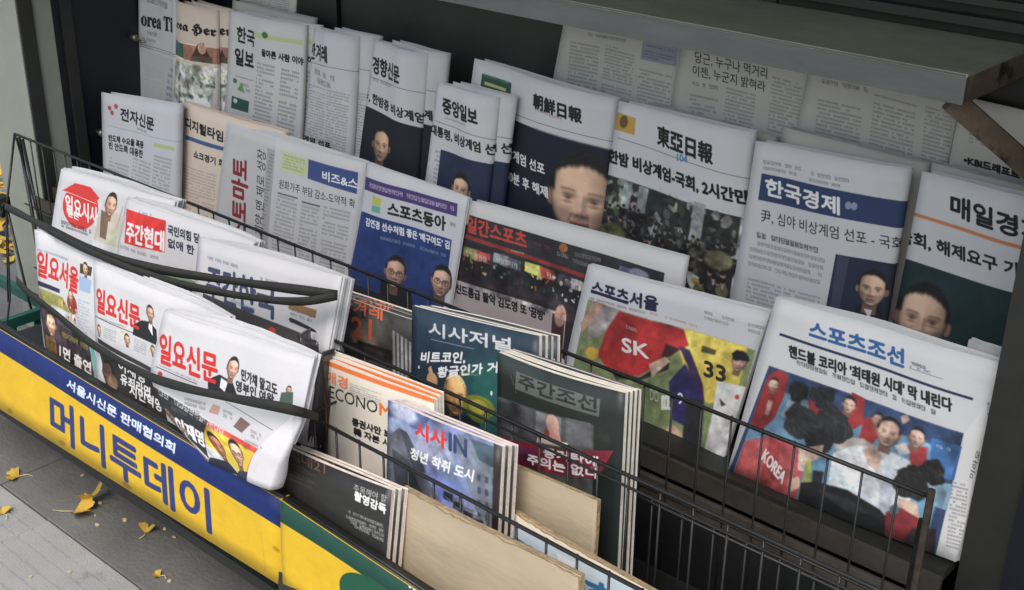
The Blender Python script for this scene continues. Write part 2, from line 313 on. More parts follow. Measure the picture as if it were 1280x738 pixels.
  ('P',(218,120,70),[(-0.0359,0.1984),(1.0037,0.2403),(1.003,0.2592),(-0.0366,0.2141)]),
  ('T', '국회, 해제요구 가결', (-0.0633, 0.3563), (0.7793, 0.3815), (-0.08, 0.2884), (22, 22, 26), 1),
  ('P',(22,52,58),[(-0.0699,0.425),(1.004,0.4672),(1.013,0.9836),(-0.0952,0.9411)]),
  ('F',(0.1749,0.6933),0.3804,{'skin':(214,168,138)}),
  ('N',(-0.0699,0.425),(1.004,0.4672),(-0.0288,0.9893),0.035,0.0003),
 ],
 'X1': [
 ],
 'X2': [
 ],
 'X3': [
 ],
 'X4': [
 ],
 'X5': [
 ],
 'B1': [
  ('E',(0.1235,0.1213),0.025,0.0202,(190,60,70),0),
  ('E',(0.1571,0.1574),0.0249,0.0201,(190,60,70),0),
  ('E',(0.2132,0.0974),0.0246,0.0198,(190,60,70),0),
  ('T','전자신문',(0.2688,0.2029),(0.7324,0.2302),(0.2719,0.1037),(22,22,26),1),
  ('L',(0.0885,0.2747),(1.0011,0.278),0.001,(110,160,160)),
  ('S',(0.4449,0.2508),(0.6383,0.262),(0.4447,0.2315),(95,95,100),1),
  ('T', '반도체 수요들 폭증', (0.0875, 0.4048), (0.5766, 0.3918), (0.0897, 0.3496), (22, 22, 26), 1),
  ('T', '빈 안드쿡 대응한', (0.087, 0.4737), (0.5671, 0.4705), (0.0895, 0.4114), (22, 22, 26), 1),
  ('P',(165,190,120),[(0.7345,0.3169),(0.9723,0.3182),(0.9734,0.3482),(0.7353,0.3479)]),
  ('B',(0.0865,0.536),(0.3924,0.5342),(-0.0006,1.0499),(108,110,118),13,1),
  ('B',(0.4362,0.4802),(0.7069,0.4845),(0.3504,1.0364),(108,110,118),15,1),
  ('B',(0.7367,0.404),(0.9656,0.4099),(0.663,0.9316),(108,110,118),15,1),
 ],
 'B2': [
  ('T','디지털타임스',(0.0352,0.1941),(0.5427,0.2141),(0.03,0.1154),(22,22,26),1),
  ('P',(52,88,150),[(0.0403,0.2486),(0.8282,0.2431),(0.8307,0.2733),(0.0431,0.279)]),
  ('T', '쇼크경기 회복', (0.1549, 0.3972), (0.5353, 0.4015), (0.1513, 0.3418), (22, 22, 26), 1),
  ('B',(0.0356,0.4746),(0.4305,0.4706),(0.0087,1.1281),(150,125,110),22,1),
 ],
 'B3': [
  ('P',(192,192,196),[(0.0083,0.0159),(0.3828,0.0163),(0.4627,1.1557),(0.0116,1.1946)]),
  ('T','뉴스토마토',(0.2898,1.0246),(0.1948,0.2488),(0.1643,1.0181),(150,30,40),1),
  ('T', '대성, 계약 땐 제로 성장', (0.4177, 0.9767), (0.3258, 0.1296), (0.3446, 0.9714), (22, 22, 26), 0),
  ('P',(165,166,170),[(0.3279,0.0988),(0.3874,0.0989),(0.4462,0.966),(0.3925,0.9667)]),
  ('B',(0.3488,0.1226),(0.3846,0.1238),(0.3699,0.9295),(95,95,100),24,1),
  ('P',(196,205,150),[(0.4391,0.0891),(0.6284,0.0901),(0.6395,0.224),(0.4453,0.232)]),
  ('B',(0.4525,0.103),(0.6183,0.0993),(0.4555,0.2106),(120,130,80),4,1),
  ('P',(52,78,152),[(0.6338,0.0884),(0.9583,0.0836),(0.9669,0.2393),(0.6456,0.228)]),
  ('T','비즈&스',(0.7484,0.2062),(0.9678,0.2036),(0.7412,0.1372),(232,232,235),1),
  ('T', '원화가주 부담 감소-도약적 확', (0.4558, 0.363), (0.9693, 0.3454), (0.449, 0.2979), (22, 22, 26), 0),
  ('B',(0.4553,0.4063),(0.6108,0.4033),(0.4721,1.0341),(108,110,118),18,1),
  ('B',(0.6325,0.3959),(0.7598,0.3887),(0.6503,1.0166),(108,110,118),18,1),
  ('B',(0.7809,0.3815),(0.957,0.3737),(0.7992,0.9958),(108,110,118),18,1),
  ('L',(0.4545,0.4003),(0.5984,0.3953),0.003,(95,95,100)),
  ('L',(0.6285,0.4095),(0.756,0.4022),0.003,(95,95,100)),
 ],
 'B4': [
  ('P',(74,52,130),[(0.0078,0.0983),(0.9111,0.0654),(0.9228,0.1493),(0.0209,0.1849)]),
  ('S',(0.0725,0.1558),(0.8946,0.1239),(0.0646,0.1241),(232,232,235),1),
  ('P',(196,196,70),[(0.1249,0.1994),(0.2235,0.198),(0.2209,0.2548),(0.1313,0.2598)]),
  ('P',(90,180,170),[(0.1326,0.2652),(0.2222,0.2601),(0.2247,0.3046),(0.1352,0.3099)]),
  ('T','스포츠동아',(0.3043,0.296),(0.845,0.2685),(0.2852,0.2053),(22,22,26),1),
  ('S',(0.8792,0.2209),(0.932,0.2235),(0.8734,0.195),(95,95,100),1),
  ('P',(30,60,138),[(0.0247,0.3371),(0.9144,0.3109),(0.9695,1.1566),(0.0024,1.2129)]),
  ('T', "김연경 선수처럼 좋은 '배구여도' 김", (0.0958, 0.4225), (0.9073, 0.3794), (0.0843, 0.3681), (232, 232, 235), 1),
  ('S',(0.2658,0.4767),(0.8908,0.4399),(0.2606,0.455),(170,180,210),1),
  ('P',(22,24,40),[(0.3167,0.7303),(0.6076,0.748),(0.843,1.1975),(0.3786,1.2226)]),
  ('F',(0.4406,0.6727),0.253,{'skin':(196,150,130),'glasses':1}),
  ('F',(0.8836,0.6114),0.248,{'skin':(205,160,140),'glasses':1}),
  ('N',(0.0247,0.3371),(0.9144,0.3109),(0.0385,0.9813),0.07,0.0),
 ],
 'B5': [
  ('P',(48,46,56),[(0.0054,0.0908),(0.928,0.118),(0.9413,0.5417),(0.0148,0.5519)]),
  ('T','일간스포츠',(0.0297,0.1966),(0.324,0.2037),(0.0171,0.1023),(225,60,40),1),
  ('S',(0.3385,0.168),(0.4299,0.1694),(0.3359,0.1487),(150,60,50),1),
  ('P',(170,50,45),[(0.0239,0.2142),(0.6128,0.2585),(0.6122,0.2836),(0.0236,0.2405)]),
  ('S',(0.2554,0.2444),(0.3174,0.2417),(0.2541,0.2346),(232,232,235),1),
  ('E',(0.4891,0.1373),0.0188,0.0287,(200,110,40),0),
  ('S',(0.4663,0.1908),(0.522,0.1945),(0.4632,0.1669),(180,180,170),1),
  ('S',(0.5441,0.1662),(0.6894,0.1595),(0.5412,0.1426),(150,150,120),1),
  ('S',(0.5418,0.2068),(0.6468,0.2154),(0.5389,0.1831),(140,140,120),1),
  ('P',(100,96,150),[(0.7403,0.1493),(0.8657,0.1526),(0.8628,0.1874),(0.7379,0.1891)]),
  ('E',(0.8268,0.1634),0.0415,0.0279,(165,160,200),0.5),
  ('P',(44,36,44),[(0.0259,0.2554),(0.6094,0.2897),(0.6749,0.8706),(0.0205,0.5335)]),
  ('P',(30,32,36),[(0.027,0.2917),(0.1635,0.2992),(0.1769,0.4826),(0.0354,0.4634)]),
  ('P',(150,140,60),[(0.027,0.2917),(0.1037,0.2926),(0.1059,0.3651),(0.0319,0.3532)]),
  ('P',(190,60,50),[(0.0959,0.2955),(0.1635,0.2992),(0.168,0.36),(0.1059,0.3651)]),
  ('C',(0.0329,0.3317),(0.169,0.3387),(0.036,0.4472),[(150,140,60),(190,60,50),(200,200,200),(40,42,48),(20,20,24)],16,0.008,582),
  ('S',(0.0477,0.3473),(0.1551,0.3544),(0.0426,0.3124),(225,225,225),1),
  ('P',(30,32,36),[(0.1767,0.2787),(0.3085,0.2911),(0.3208,0.4721),(0.1842,0.4481)]),
  ('P',(120,130,140),[(0.1767,0.2787),(0.2507,0.2821),(0.2526,0.3537),(0.1812,0.3394)]),
  ('P',(70,80,90),[(0.2432,0.2849),(0.3085,0.2911),(0.3127,0.3511),(0.2526,0.3537)]),
  ('C',(0.1822,0.3182),(0.3137,0.3301),(0.1848,0.4321),[(120,130,140),(70,80,90),(200,200,200),(40,42,48),(20,20,24)],16,0.008,619),
  ('S',(0.1964,0.3336),(0.3003,0.3456),(0.1916,0.2991),(225,225,225),1),
  ('P',(30,32,36),[(0.3269,0.2841),(0.4677,0.2907),(0.4787,0.4693),(0.3335,0.4514)]),
  ('P',(215,205,60),[(0.3269,0.2841),(0.4052,0.2846),(0.4067,0.3553),(0.331,0.344)]),
  ('P',(200,70,50),[(0.398,0.2874),(0.4677,0.2907),(0.4714,0.35),(0.4067,0.3553)]),
  ('C',(0.3321,0.3231),(0.4725,0.3292),(0.3342,0.4356),[(215,205,60),(200,70,50),(200,200,200),(40,42,48),(20,20,24)],16,0.008,657),
  ('S',(0.3456,0.3383),(0.4596,0.3445),(0.3411,0.3042),(225,225,225),1),
  ('P',(30,32,36),[(0.483,0.2948),(0.6042,0.3067),(0.6142,0.4833),(0.4887,0.46)]),
  ('P',(60,60,70),[(0.483,0.2948),(0.5511,0.298),(0.5523,0.3679),(0.4867,0.354)]),
  ('P',(180,175,175),[(0.5442,0.3008),(0.6042,0.3067),(0.6076,0.3653),(0.5523,0.3679)]),
  ('C',(0.4878,0.3333),(0.6087,0.3448),(0.4893,0.4444),[(60,60,70),(180,175,175),(200,200,200),(40,42,48),(20,20,24)],16,0.008,698),
  ('S',(0.5007,0.3484),(0.5962,0.3599),(0.4965,0.3147),(225,225,225),1),
  ('P',(176,160,164),[(0.0144,0.5198),(0.5489,0.5368),(0.5649,0.9244),(0.0302,0.9574)]),
  ('T', "신드롬급 활약 김도영 또 '꿈방'", (0.0268, 0.6066), (0.4563, 0.6182), (0.019, 0.5449), (22, 22, 26), 1),
  ('P',(70,36,44),[(0.4854,0.5538),(0.5408,0.5301),(0.5649,0.9244),(0.508,0.8991)]),
  ('E',(0.5219,0.5536),0.0262,0.069,(180,130,110),0.3),
  ('N',(0.0054,0.0908),(0.928,0.118),(0.0111,0.2975),0.12,0.0004),
  ('N',(0.0259,0.2554),(0.6094,0.2897),(0.0336,0.5445),0.3,0.0005),
 ],
 'B6': [
  ('T','스포츠서울',(0.0616,0.1705),(0.4582,0.1555),(0.0454,0.0886),(28,30,70),1),
  ('P',(28,30,70),[(0.0507,0.1431),(0.2899,0.1425),(0.2942,0.1612),(0.0549,0.1622)]),
  ('S',(0.054,0.2035),(0.4022,0.1879),(0.0509,0.189),(95,95,100),1),
  ('S',(0.6935,0.0966),(0.8654,0.0993),(0.6891,0.0788),(95,95,100),1),
  ('S',(0.7013,0.1279),(0.832,0.1292),(0.6969,0.11),(95,95,100),1),
  ('S',(0.9188,0.101),(1.0178,0.0969),(0.9143,0.0836),(95,95,100),1),
  ('S',(0.9268,0.1316),(0.987,0.1306),(0.9223,0.1141),(95,95,100),1),
  ('S',(0.4235,0.1812),(0.678,0.1888),(0.4202,0.1674),(180,110,90),1),
  ('P',(122,142,84),[(0.0494,0.2049),(0.9904,0.2196),(1.0349,1.2239),(0.0597,1.2094)]),
  ('P',(160,150,150),[(0.0746,0.2076),(0.2919,0.2122),(0.1766,0.4027),(0.1025,0.448)]),
  ('P',(196,150,125),[(0.093,0.202),(0.161,0.2018),(0.1021,0.3332),(0.0611,0.4195),(0.039,0.3637)]),
  ('P',(226,196,60),[(0.6095,0.211),(0.9486,0.2148),(0.9645,0.432),(0.9114,0.5509),(0.8389,0.6038),(0.7013,0.5287),(0.6228,0.3553)]),
  ('P',(190,34,36),[(0.2545,0.2137),(0.6117,0.2201),(0.6586,0.3033),(0.6206,0.3461),(0.579,0.3954),(0.4458,0.5701),(0.2862,0.6062),(0.1843,0.5257),(0.2043,0.3522)]),
  ('P',(60,30,36),[(0.5413,0.3328),(0.6183,0.3368),(0.5801,0.4001),(0.5383,0.4145)]),
  ('P',(60,40,80),[(0.6056,0.3212),(0.6694,0.3294),(0.7819,0.4992),(0.8132,0.5883),(0.7789,0.5911),(0.6725,0.4131)]),
  ('T','SK',(0.3223,0.4475),(0.4728,0.4473),(0.3051,0.3657),(232,232,235),1),
  ('S',(0.2982,0.3015),(0.3845,0.3091),(0.2939,0.2825),(232,232,235),1),
  ('T','33',(0.7782,0.4504),(0.8933,0.4483),(0.7579,0.3633),(50,40,30),1),
  ('P',(80,70,30),[(0.7267,0.2803),(0.8044,0.2833),(0.8034,0.313),(0.7279,0.3193)]),
  ('P',(48,40,110),[(0.6041,0.5541),(0.6644,0.4159),(0.8132,0.5883),(0.7657,0.7863),(0.6712,0.7718)]),
  ('P',(36,34,40),[(0.2817,0.5867),(0.4481,0.5797),(0.5824,0.4094),(0.5858,0.4791),(0.4526,0.5989),(0.3154,0.6274)]),
  ('P',(200,160,135),[(0.4806,0.4804),(0.5551,0.4087),(0.5869,0.428),(0.5127,0.5564)]),
  ('T','KOL',(0.6066,0.7342),(0.6487,0.718),(0.5873,0.6479),(232,232,235),1),
  ('T','9',(0.681,0.6641),(0.7081,0.6641),(0.6659,0.5979),(232,232,235),1),
  ('P',(196,150,125),[(0.677,0.7956),(0.6019,0.9854),(0.7089,1.0749),(0.7653,0.8386)]),
  ('P',(34,34,44),[(0.5669,0.9193),(0.6477,0.9024),(0.6534,0.964),(0.5736,0.9864)]),
  ('P',(40,40,52),[(0.7163,0.625),(0.8132,0.5883),(0.8686,0.8744),(0.7806,0.9905)]),
  ('P',(224,226,232),[(0.8522,0.4535),(1.0107,0.4345),(1.0489,0.6725),(1.0834,1.0424),(0.9011,1.0711),(0.8765,0.6653)]),
  ('F',(0.9318,0.3072),0.1334,{'skin':(200,155,130)}),
  ('P',(24,24,26),[(0.8823,0.276),(0.9032,0.2447),(0.9651,0.2618),(0.9807,0.2901),(0.903,0.3076)]),
  ('E',(0.972,0.5081),0.0122,0.0139,(200,60,60),0),
  ('P',(50,50,60),[(0.8896,0.5492),(0.9301,0.5738),(0.9092,0.5919)]),
  ('E',(0.1487,0.522),0.0391,0.0404,(220,170,40),0.1),
  ('T','DO',(0.5319,0.6948),(0.5792,0.6977),(0.517,0.6273),(190,195,170),0),
  ('S',(0.8195,1.0537),(1.0322,1.0129),(0.8073,1.0057),(60,70,60),1),
  ('N',(0.0494,0.2049),(0.9904,0.2196),(0.1051,0.988),0.13,0.001),
 ],
 'B7': [
  ('T','스포츠조선',(0.1991,0.148),(0.6223,0.1538),(0.1799,0.065),(34,96,176),1),
  ('P',(34,44,90),[(0.0643,0.1738),(0.9162,0.1939),(0.9156,0.2059),(0.0638,0.1871)]),
  ('T', "핸드볼 코리아 '최태원 시대' 막 내린다", (0.1334, 0.2802), (0.853, 0.2865), (0.1194, 0.2197), (22, 22, 26), 1),
  ('S',(0.1781,0.3072),(0.7997,0.3243),(0.1722,0.2832),(22,22,26),1),
  ('S',(0.6501,0.1273),(0.7139,0.1279),(0.6468,0.1124),(22,22,26),1),
  ('S',(0.6473,0.1445),(0.7364,0.1396),(0.6448,0.1333),(60,90,150),1),
  ('L',(0.6442,0.1457),(0.7906,0.1472),0.0006,(95,95,100)),
  ('P',(48,72,122),[(0.0563,0.3578),(0.915,0.3691),(0.9236,1.0421),(0.0036,1.0321)]),
  ('P',(96,150,190),[(0.0604,0.4685),(0.3035,0.4726),(0.5542,0.4761),(0.8846,0.467),(0.8745,1.0518),(0.0249,0.9879)]),
  ('P',(150,185,205),[(0.1797,0.5012),(0.2727,0.4985),(0.2598,0.6018),(0.1648,0.5975)]),
  ('P',(176,40,46),[(0.0674,0.4027),(0.1073,0.3606),(0.1537,0.3782),(0.1575,0.4879),(0.1425,0.616),(0.0977,0.7181),(0.0453,0.6948),(0.0523,0.5308)]),
  ('F',(0.0982,0.449),0.0818,{'skin':(205,165,145)}),
  ('P',(205,165,145),[(0.0927,0.537),(0.1157,0.5365),(0.1127,0.6197),(0.0932,0.6188)]),
  ('W',(0.2146,0.4426),0.0444,0.0565,0.8,(34,32,36),3),
  ('P',(205,165,145),[(0.2086,0.5117),(0.2456,0.5097),(0.2397,0.5478),(0.2086,0.543)]),
  ('P',(170,42,48),[(0.2651,0.4663),(0.3104,0.4391),(0.3509,0.5187),(0.2955,0.5642)]),
  ('P',(180,46,50),[(0.4418,0.352),(0.5007,0.3624),(0.5224,0.4896),(0.4671,0.5563),(0.4232,0.4883)]),
  ('P',(150,36,42),[(0.337,0.4589),(0.416,0.4567),(0.4393,0.5903),(0.3693,0.5988)]),
  ('W',(0.3219,0.4257),0.0565,0.0598,0.4,(38,40,44),4),
  ('F',(0.4432,0.4197),0.0982,{'skin':(208,168,145)}),
  ('P',(176,42,48),[(0.5218,0.4557),(0.5645,0.4294),(0.5985,0.5209),(0.5675,0.5987),(0.5191,0.5684)]),
  ('F',(0.5743,0.4422),0.0774,{'skin':(205,165,140)}),
  ('P',(186,176,172),[(0.4067,0.6045),(0.5381,0.56),(0.6113,0.5792),(0.4661,0.71)]),
  ('W',(0.3949,0.5526),0.0877,0.096,0.9,(44,46,50),7),
  ('W',(0.2647,0.5907),0.087,0.0896,0.5,(50,56,60),8),
  ('W',(0.354,0.6588),0.0656,0.0729,0.7,(36,38,42),9),
  ('P',(204,76,80),[(0.0394,0.8003),(0.1444,0.7205),(0.2508,0.723),(0.3261,0.7611),(0.3301,0.9418),(0.3248,1.0839),(0.1841,1.0904),(0.0265,1.045)]),
  ('P',(176,54,60),[(0.1473,0.733),(0.1998,0.7461),(0.2116,0.9443),(0.1982,1.0689),(0.15,0.9745)]),
  ('P',(228,190,180),[(0.2796,0.7191),(0.3283,0.7061),(0.3296,0.8412),(0.3011,0.8456)]),
  ('T','KOREA',(0.1324,0.8652),(0.2511,0.953),(0.1403,0.8009),(236,226,226),1),
  ('P',(208,168,146),[(0.3083,0.7151),(0.384,0.6632),(0.3855,0.7338),(0.3269,0.797)]),
  ('P',(208,168,146),[(0.2756,0.9131),(0.3152,0.8755),(0.3348,0.9302),(0.294,0.9782)]),
  ('P',(176,176,44),[(0.3289,0.7734),(0.3515,0.7765),(0.3761,0.9191),(0.3443,0.9072)]),
  ('P',(206,190,44),[(0.4343,0.7915),(0.4875,0.7752),(0.5005,0.867),(0.4603,0.8777)]),
  ('P',(40,44,50),[(0.3673,0.8142),(0.4148,0.8007),(0.4217,0.8966),(0.3808,0.9076)]),
  ('P',(214,222,234),[(0.4322,0.6857),(0.5133,0.6055),(0.5988,0.5848),(0.6782,0.5749),(0.7608,0.5882),(0.8095,0.6329),(0.7841,0.7632),(0.7643,0.8587),(0.6754,0.9125),(0.5517,0.8774),(0.4421,0.8595)]),
  ('P',(186,196,214),[(0.6282,0.6573),(0.7041,0.665),(0.7146,0.8751),(0.6782,0.8935)]),
  ('P',(232,236,242),[(0.4902,0.6595),(0.5743,0.6301),(0.5704,0.7711),(0.4957,0.7802)]),
  ('P',(30,32,36),[(0.3293,0.9054),(0.3931,0.8652),(0.5304,0.8434),(0.6749,0.8777),(0.7228,0.9146),(0.743,1.0798),(0.5106,1.0787),(0.3493,1.0618)]),
  ('P',(50,52,58),[(0.4022,0.9062),(0.5391,0.8836),(0.6493,0.917),(0.5546,0.9563)]),
  ('F',(0.6317,0.4854),0.17,{'skin':(214,174,152)}),
  ('P',(208,168,146),[(0.5503,0.615),(0.5829,0.5747),(0.6322,0.6126),(0.6304,0.6993),(0.5846,0.6773)]),
  ('P',(190,186,182),[(0.62,0.6826),(0.6423,0.6594),(0.6634,0.7269),(0.6405,0.7465)]),
  ('P',(178,46,50),[(0.7188,0.5149),(0.7987,0.4882),(0.8075,0.5921),(0.7504,0.6014)]),
  ('F',(0.747,0.461),0.114,{'skin':(206,168,148)}),
  ('P',(206,168,148),[(0.6645,0.388),(0.6858,0.3626),(0.7047,0.3879),(0.679,0.4235)]),
  ('P',(200,190,188),[(0.6699,0.5364),(0.7094,0.5023),(0.7391,0.5478),(0.6982,0.5744)]),
  ('P',(52,104,176),[(0.8011,0.4378),(0.9222,0.4343),(0.9326,0.6087),(0.8316,0.6143)]),
  ('P',(130,176,208),[(0.826,0.6503),(0.9299,0.6264),(0.9326,0.766),(0.8495,0.7651)]),
  ('S',(0.8285,0.4752),(0.8861,0.4744),(0.8253,0.4602),(232,232,235),1),
  ('W',(0.8359,0.604),0.0528,0.0646,0.8,(32,30,32),12),
  ('W',(0.7697,0.6937),0.0713,0.085,0.5,(38,37,38),13),
  ('P',(206,166,144),[(0.7302,0.7895),(0.8067,0.7777),(0.8358,0.8569),(0.7723,0.8979)]),
  ('P',(146,38,44),[(0.7025,0.8812),(0.7519,0.8305),(0.8283,0.8521),(0.868,0.9861),(0.7241,1.0192)]),
  ('P',(48,36,42),[(0.8142,0.9109),(0.9032,0.8735),(0.9236,1.0421),(0.7803,1.0683)]),
  ('P',(190,190,196),[(0.8358,0.8569),(0.8576,0.8373),(0.8758,0.8961),(0.8525,0.9082)]),
  ('P',(80,100,130),[(0.7097,0.8515),(0.735,0.813),(0.7567,0.8539),(0.7239,0.8878)]),
  ('N',(0.0563,0.3578),(0.915,0.3691),(0.0363,1.1617),0.14,0.0009),
  ('P',(222,222,226),[(0.9201,0.3629),(0.9958,0.0972),(1.0002,1.0001),(0.9264,1.0405)]),
  ('P',(70,120,110),[(0.9786,0.1037),(0.9973,0.1043),(1.0242,0.3389),(1.0043,0.3472)]),
  ('B',(0.9138,0.6093),(0.9814,0.6022),(0.9536,0.9447),(95,95,100),15,1),
  ('T','이라오',(0.9883,0.5746),(0.9907,0.4326),(0.9719,0.5701),(22,22,26),0),
  ('S',(0.9817,0.2975),(1.0011,0.3013),(0.9591,0.1888),(95,95,100),1),
 ],
 'A4': [
  ('E',(0.2336,0.2493),0.1672,0.1749,(222,52,50),0),
  ('P',(222,52,50),[(0.0443,0.1628),(0.149,0.0791),(0.2979,0.0739),(0.3936,0.1374),(0.3716,0.1683),(0.233,0.1154),(0.0914,0.1639)]),
  ('L',(0.084,0.1657),(0.3758,0.1862),0.0012,(238,236,240)),
  ('T','일요시사',(0.1039,0.3228),(0.422,0.3516),(0.0767,0.1869),(238,236,240),1),
  ('T','믿는',(0.1256,0.3497),(0.2359,0.3585),(0.1144,0.2939),(238,236,240),1),
  ('S',(0.0802,0.428),(0.3805,0.4278),(0.0732,0.3969),(22,22,26),1),
  ('S',(0.0858,0.4529),(0.3636,0.4522),(0.0816,0.4342),(22,22,26),1),
  ('P',(200,192,178),[(0.4038,0.3055),(0.4745,0.2039),(0.6191,0.2146),(0.6561,0.4553),(0.4113,0.4641)]),
  ('P',(120,95,75),[(0.4269,0.2168),(0.5032,0.2339),(0.5214,0.4317),(0.461,0.4238)]),
  ('F',(0.4999,0.1596),0.2002,{'skin':(215,170,145),'side':1}),
  ('P',(190,196,170),[(0.5477,0.3603),(0.6135,0.2785),(0.6429,0.4593),(0.5149,0.4657)]),
  ('S',(0.5907,0.3605),(0.6144,0.1663),(0.5822,0.3251),(200,90,120),1),
  ('B',(0.0294,0.7804),(1.0627,0.767),(0.0965,1.4663),(108,110,118),20,3),
  ('N',(0.3522,0.1482),(0.6144,0.1663),(0.3736,0.5274),0.05,0.0003),
 ],
 'A5': [
  ('P',(224,48,44),[(0.0198,0.0663),(0.3618,0.0518),(0.3909,0.2652),(0.0577,0.2962)]),
  ('T','주간현대',(0.0677,0.2764),(0.3828,0.2565),(0.046,0.148),(238,236,240),1),
  ('S',(0.1429,0.0707),(0.2537,0.0612),(0.1388,0.0498),(90,90,160),1),
  ('T', '국민의힘 당', (0.3913, 0.1369), (0.6321, 0.1295), (0.3805, 0.0739), (30, 36, 60), 1),
  ('T', '없애 한ㅣ', (0.4078, 0.2209), (0.6428, 0.2146), (0.3978, 0.1627), (30, 36, 60), 1),
  ('S',(0.0246,0.3397),(0.3576,0.3259),(0.0205,0.3182),(95,95,100),1),
  ('P',(110,150,110),[(0.2261,0.3941),(0.6518,0.385),(0.6527,0.4524),(0.2281,0.4733)]),
  ('C',(0.2439,0.4171),(0.6559,0.4062),(0.2455,0.508),[(40,40,34),(160,190,150),(90,110,80)],18,0.008,4),
  ('B',(0.0455,0.4476),(0.9299,0.4486),(0.0848,1.0223),(108,110,118),18,3),
  ('N',(0.0198,0.0663),(0.3618,0.0518),(0.022,0.3064),0.06,0.0003),
 ],
 'A6': [
  ('S',(0.0909,0.1198),(0.3526,0.1221),(0.0884,0.1004),(95,95,100),1),
  ('T','주간한국',(0.1163,0.3612),(0.6302,0.3561),(0.0949,0.1586),(62,72,104),1),
  ('S',(0.5133,0.1554),(0.6248,0.1559),(0.5097,0.1321),(95,95,100),1),
  ('P',(66,62,64),[(0.087,0.3338),(0.8762,0.3928),(0.9124,0.6092),(0.0704,0.6468)]),
  ('E',(0.6194,0.4261),0.0224,0.0232,(200,60,40),0),
  ('P',(150,110,70),[(0.6969,0.2281),(0.8826,0.2301),(0.881,0.2778),(0.6987,0.2707)]),
  ('S',(0.7107,0.277),(0.8612,0.2834),(0.7076,0.2588),(95,95,100),2),
  ('S',(0.3056,0.3341),(0.497,0.3433),(0.3029,0.3152),(120,150,180),1),
  ('S',(0.652,0.4842),(0.7491,0.4952),(0.6504,0.475),(190,190,60),1),
 ],
 'A1': [
  ('S',(0.0146,0.135),(0.3134,0.1208),(0.0165,0.119),(90,110,150),1),
  ('T','일요서울',(-0.0044,0.2954),(0.3956,0.303),(0.0194,0.1337),(214,38,34),1),
  ('P',(44,40,70),[(-0.0162,0.3298),(0.2037,0.3318),(0.2009,0.3585),(-0.0201,0.3621)]),
  ('P',(150,155,80),[(0.0014,0.3771),(0.2286,0.3767),(0.3083,0.4578),(0.0233,0.4548)]),
  ('E',(0.3297,0.3893),0.0541,0.0644,(150,50,40),0),
  ('F',(0.3201,0.3402),0.096,{'skin':(215,170,140)}),
  ('P',(60,52,48),[(0.4365,0.0963),(0.5409,0.0918),(0.5287,0.1514),(0.4306,0.1593)]),
  ('F',(0.4833,0.1187),0.0944,{'skin':(205,165,130)}),
  ('P',(150,180,215),[(0.4218,0.1772),(0.5335,0.1756),(0.5184,0.2671),(0.4128,0.2723)]),
  ('C',(0.0002,0.3879),(0.3864,0.3987),(-0.0332,0.4912),[(150,150,60),(200,190,120),(110,120,60),(210,80,60)],20,0.008,6),
  ('B',(0.4077,0.3253),(0.5274,0.321),(0.3575,0.5476),(120,150,200),9,1),
  ('P',(56,46,54),[(-0.0033,0.4831),(0.4817,0.5938),(0.4989,0.8718),(0.0203,0.8146)]),
  ('F',(0.1006,0.5853),0.1852,{'skin':(190,150,120)}),
  ('P',(150,110,70),[(0.0288,0.6742),(0.1352,0.6861),(0.1378,0.8018),(0.0309,0.7903)]),
  ('S',(0.2012,0.6354),(0.4627,0.6466),(0.2046,0.6028),(200,190,60),1),
  ('S',(0.1639,0.5621),(0.4253,0.59),(0.1675,0.5296),(130,120,150),1),
  ('T', '1면 출연', (0.1632, 0.7784), (0.4692, 0.8073), (0.1744, 0.6958), (238, 236, 240), 1),
  ('P',(110,180,170),[(0.4798,0.6153),(0.5212,0.6234),(0.5579,0.8426),(0.5082,0.8478)]),
  ('N',(0.0014,0.3771),(0.3854,0.4094),(-0.0033,0.4831),0.15,0.0004),
  ('N',(-0.0033,0.4831),(0.4817,0.5938),(0.0367,0.8418),0.35,0.0006),
 ],
 'A2': [
  ('T','일요신문',(0.0242,0.2912),(0.3782,0.296),(0.0329,0.1434),(214,38,34),1),
  ('S',(0.0297,0.3348),(0.2692,0.3226),(0.03,0.3246),(95,95,100),1),
  ('L',(0.0093,0.3312),(0.3524,0.335),0.001,(22,22,26)),
  ('P',(26,28,34),[(0.3341,0.2758),(0.3978,0.2293),(0.46,0.218),(0.5089,0.2511),(0.5085,0.3517),(0.3204,0.3458)]),
  ('P',(232,232,236),[(0.4538,0.2251),(0.4784,0.2216),(0.478,0.3019),(0.4473,0.2624)]),
  ('F',(0.4665,0.1609),0.11,{'skin':(205,165,145),'side':1}),
  ('F',(0.041,0.4071),0.0718,{'skin':(200,160,140)}),
  ('B',(0.0897,0.3713),(0.2031,0.3647),(0.078,0.446),(95,95,100),5,1),
  ('F',(0.2745,0.3916),0.0816,{'skin':(200,160,130)}),
  ('B',(0.3329,0.3618),(0.434,0.3676),(0.3215,0.4467),(95,95,100),5,1),
  ('P',(225,190,90),[(0.2298,0.3458),(0.2558,0.3473),(0.2423,0.372)]),
  ('F',(0.4712,0.395),0.0712,{'skin':(200,160,130)}),
  ('P',(50,52,56),[(0.0256,0.4629),(0.4705,0.5172),(0.4703,0.5479),(0.0246,0.4938)]),
  ('P',(48,44,44),[(0.0239,0.5144),(0.4953,0.5493),(0.5941,0.9014),(0.1249,0.8327)]),
  ('F',(0.1021,0.6585),0.1778,{'skin':(120,95,80)}),
  ('E',(0.1416,0.7126),0.0431,0.0524,(140,110,90),0.3),
  ('T','이재명',(0.1979,0.6112),(0.3936,0.6366),(0.2013,0.5382),(238,236,240),1),
  ('T','유죄라면',(0.2094,0.695),(0.4312,0.7162),(0.2126,0.6268),(238,236,240),1),
  ('T','시민혁명',(0.2749,0.7503),(0.5194,0.7777),(0.278,0.6767),(238,236,240),1),
